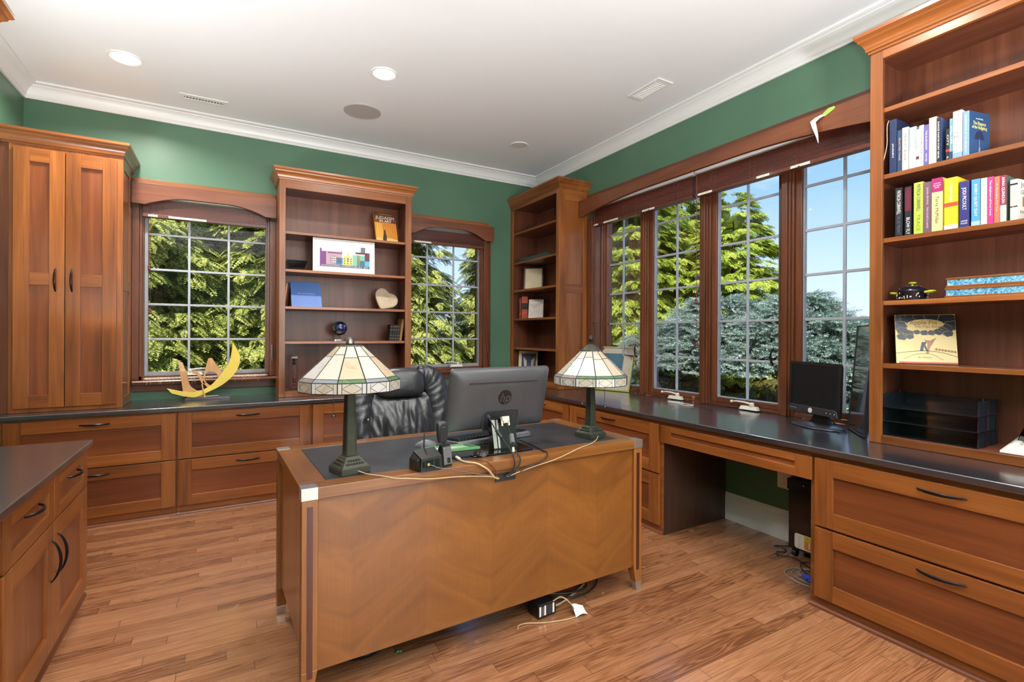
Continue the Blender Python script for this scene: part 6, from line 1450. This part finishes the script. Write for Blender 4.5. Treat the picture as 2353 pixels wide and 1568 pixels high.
SKY, SUN, REAR, BOUNCE, EXPO = 1.0, 5.8, 110, 125, 0.36
# ------------------------------------------------------------------ light, sky, camera
w=bpy.data.worlds.new('sky'); SC.world=w; w.use_nodes=True; nt=w.node_tree; nt.nodes.clear()
N=nt.nodes.new; L=nt.links.new
tc=N('ShaderNodeTexCoord'); sp=N('ShaderNodeSeparateXYZ'); L(tc.outputs['Generated'],sp.inputs[0])
rp=N('ShaderNodeValToRGB'); L(sp.outputs[2],rp.inputs[0]); e=rp.color_ramp.elements
e[0].position=0; e[0].color=(.72,.84,1,1); e[1].position=.5; e[1].color=(.16,.38,.86,1)
q=e.new(.10); q.color=(.60,.78,1,1); q=e.new(.25); q.color=(.33,.57,.98,1)
mp=N('ShaderNodeMapping'); L(tc.outputs['Generated'],mp.inputs['Vector']); mp.inputs['Scale'].default_value=(3,3,11)
nz=N('ShaderNodeTexNoise'); L(mp.outputs[0],nz.inputs['Vector']); nz.inputs['Scale'].default_value=1.6; nz.inputs['Detail'].default_value=5
cr=N('ShaderNodeValToRGB'); L(nz.outputs[0],cr.inputs[0]); cr.color_ramp.elements[0].position=.56; cr.color_ramp.elements[1].position=.76; cr.color_ramp.elements[1].color=(.75,.75,.75,1)
mx=N('ShaderNodeMix'); mx.data_type='RGBA'; L(cr.outputs[0],mx.inputs[0]); L(rp.outputs[0],mx.inputs[6]); mx.inputs[7].default_value=(1,.98,1,1)
bg=N('ShaderNodeBackground'); L(mx.outputs[2],bg.inputs[0]); bg.inputs[1].default_value=SKY
wo=N('ShaderNodeOutputWorld'); L(bg.outputs[0],wo.inputs[0])
l=bpy.data.lights.new('sun','SUN'); l.energy=SUN; l.angle=R(.6); l.color=(1,.95,.84)
o=bpy.data.objects.new('sun',l); COL.objects.link(o); o.rotation_euler=Vector((.42,.50,-.76)).to_track_quat('-Z','Y').to_euler()
# fill lamp added in the made-up rear opening, out of view
l=bpy.data.lights.new('rear_fill','AREA'); l.shape='RECTANGLE'; l.size=1.9; l.size_y=2.4; l.energy=REAR; l.color=(1,.985,.96)
o=bpy.data.objects.new('rear_fill',l); COL.objects.link(o); o.location=(1.95,YR-.13,1.36); o.rotation_euler=(R(90),0,0)
# strobe-like fill lamps added out of view, aimed up to brighten the ceiling
for x,y,p in ((-1.0,2.55,1.25),(.05,-.15,1),(1.0,-1.2,1.6)):
    l=bpy.data.lights.new('bounce_fill','AREA'); l.shape='DISK'; l.size=.5; l.energy=BOUNCE*p; l.color=(1,.99,.98)
    o=bpy.data.objects.new('bounce_fill',l); COL.objects.link(o); o.location=(x,y,1.38); o.rotation_euler=(R(180),0,0)
cam=bpy.data.cameras.new('camera'); cam.sensor_width=36; cam.lens=36*1145.02/2353; cam.shift_y=(768.14-784)/2353; cam.clip_start=.05; cam.clip_end=300
c=bpy.data.objects.new('camera',cam); COL.objects.link(c); SC.camera=c
yaw,rol=R(29.754),R(.271)
fw=Vector((math.sin(yaw),math.cos(yaw),0)); rt=Vector((math.cos(yaw),-math.sin(yaw),0)); up=Vector((0,0,1))
r2=rt*math.cos(rol)+up*math.sin(rol); u2=-rt*math.sin(rol)+up*math.cos(rol)
M=Matrix.Identity(4)
for i in range(3): M[i][0]=r2[i]; M[i][1]=u2[i]; M[i][2]=-fw[i]; M[i][3]=(0,0,1.3)[i]
c.matrix_world=M
vs=SC.view_settings; vs.view_transform='Standard'; vs.look='None'; vs.exposure=EXPO; vs.gamma=1; vs.use_curve_mapping=False
SC.display_settings.display_device='sRGB'
SC.cycles.max_bounces=10; SC.cycles.diffuse_bounces=5; SC.cycles.glossy_bounces=4; SC.cycles.transmission_bounces=8; SC.cycles.transparent_max_bounces=16
SC.cycles.caustics_reflective=False; SC.cycles.caustics_refractive=False; SC.cycles.sample_clamp_indirect=6
SC.cycles.use_denoising=True
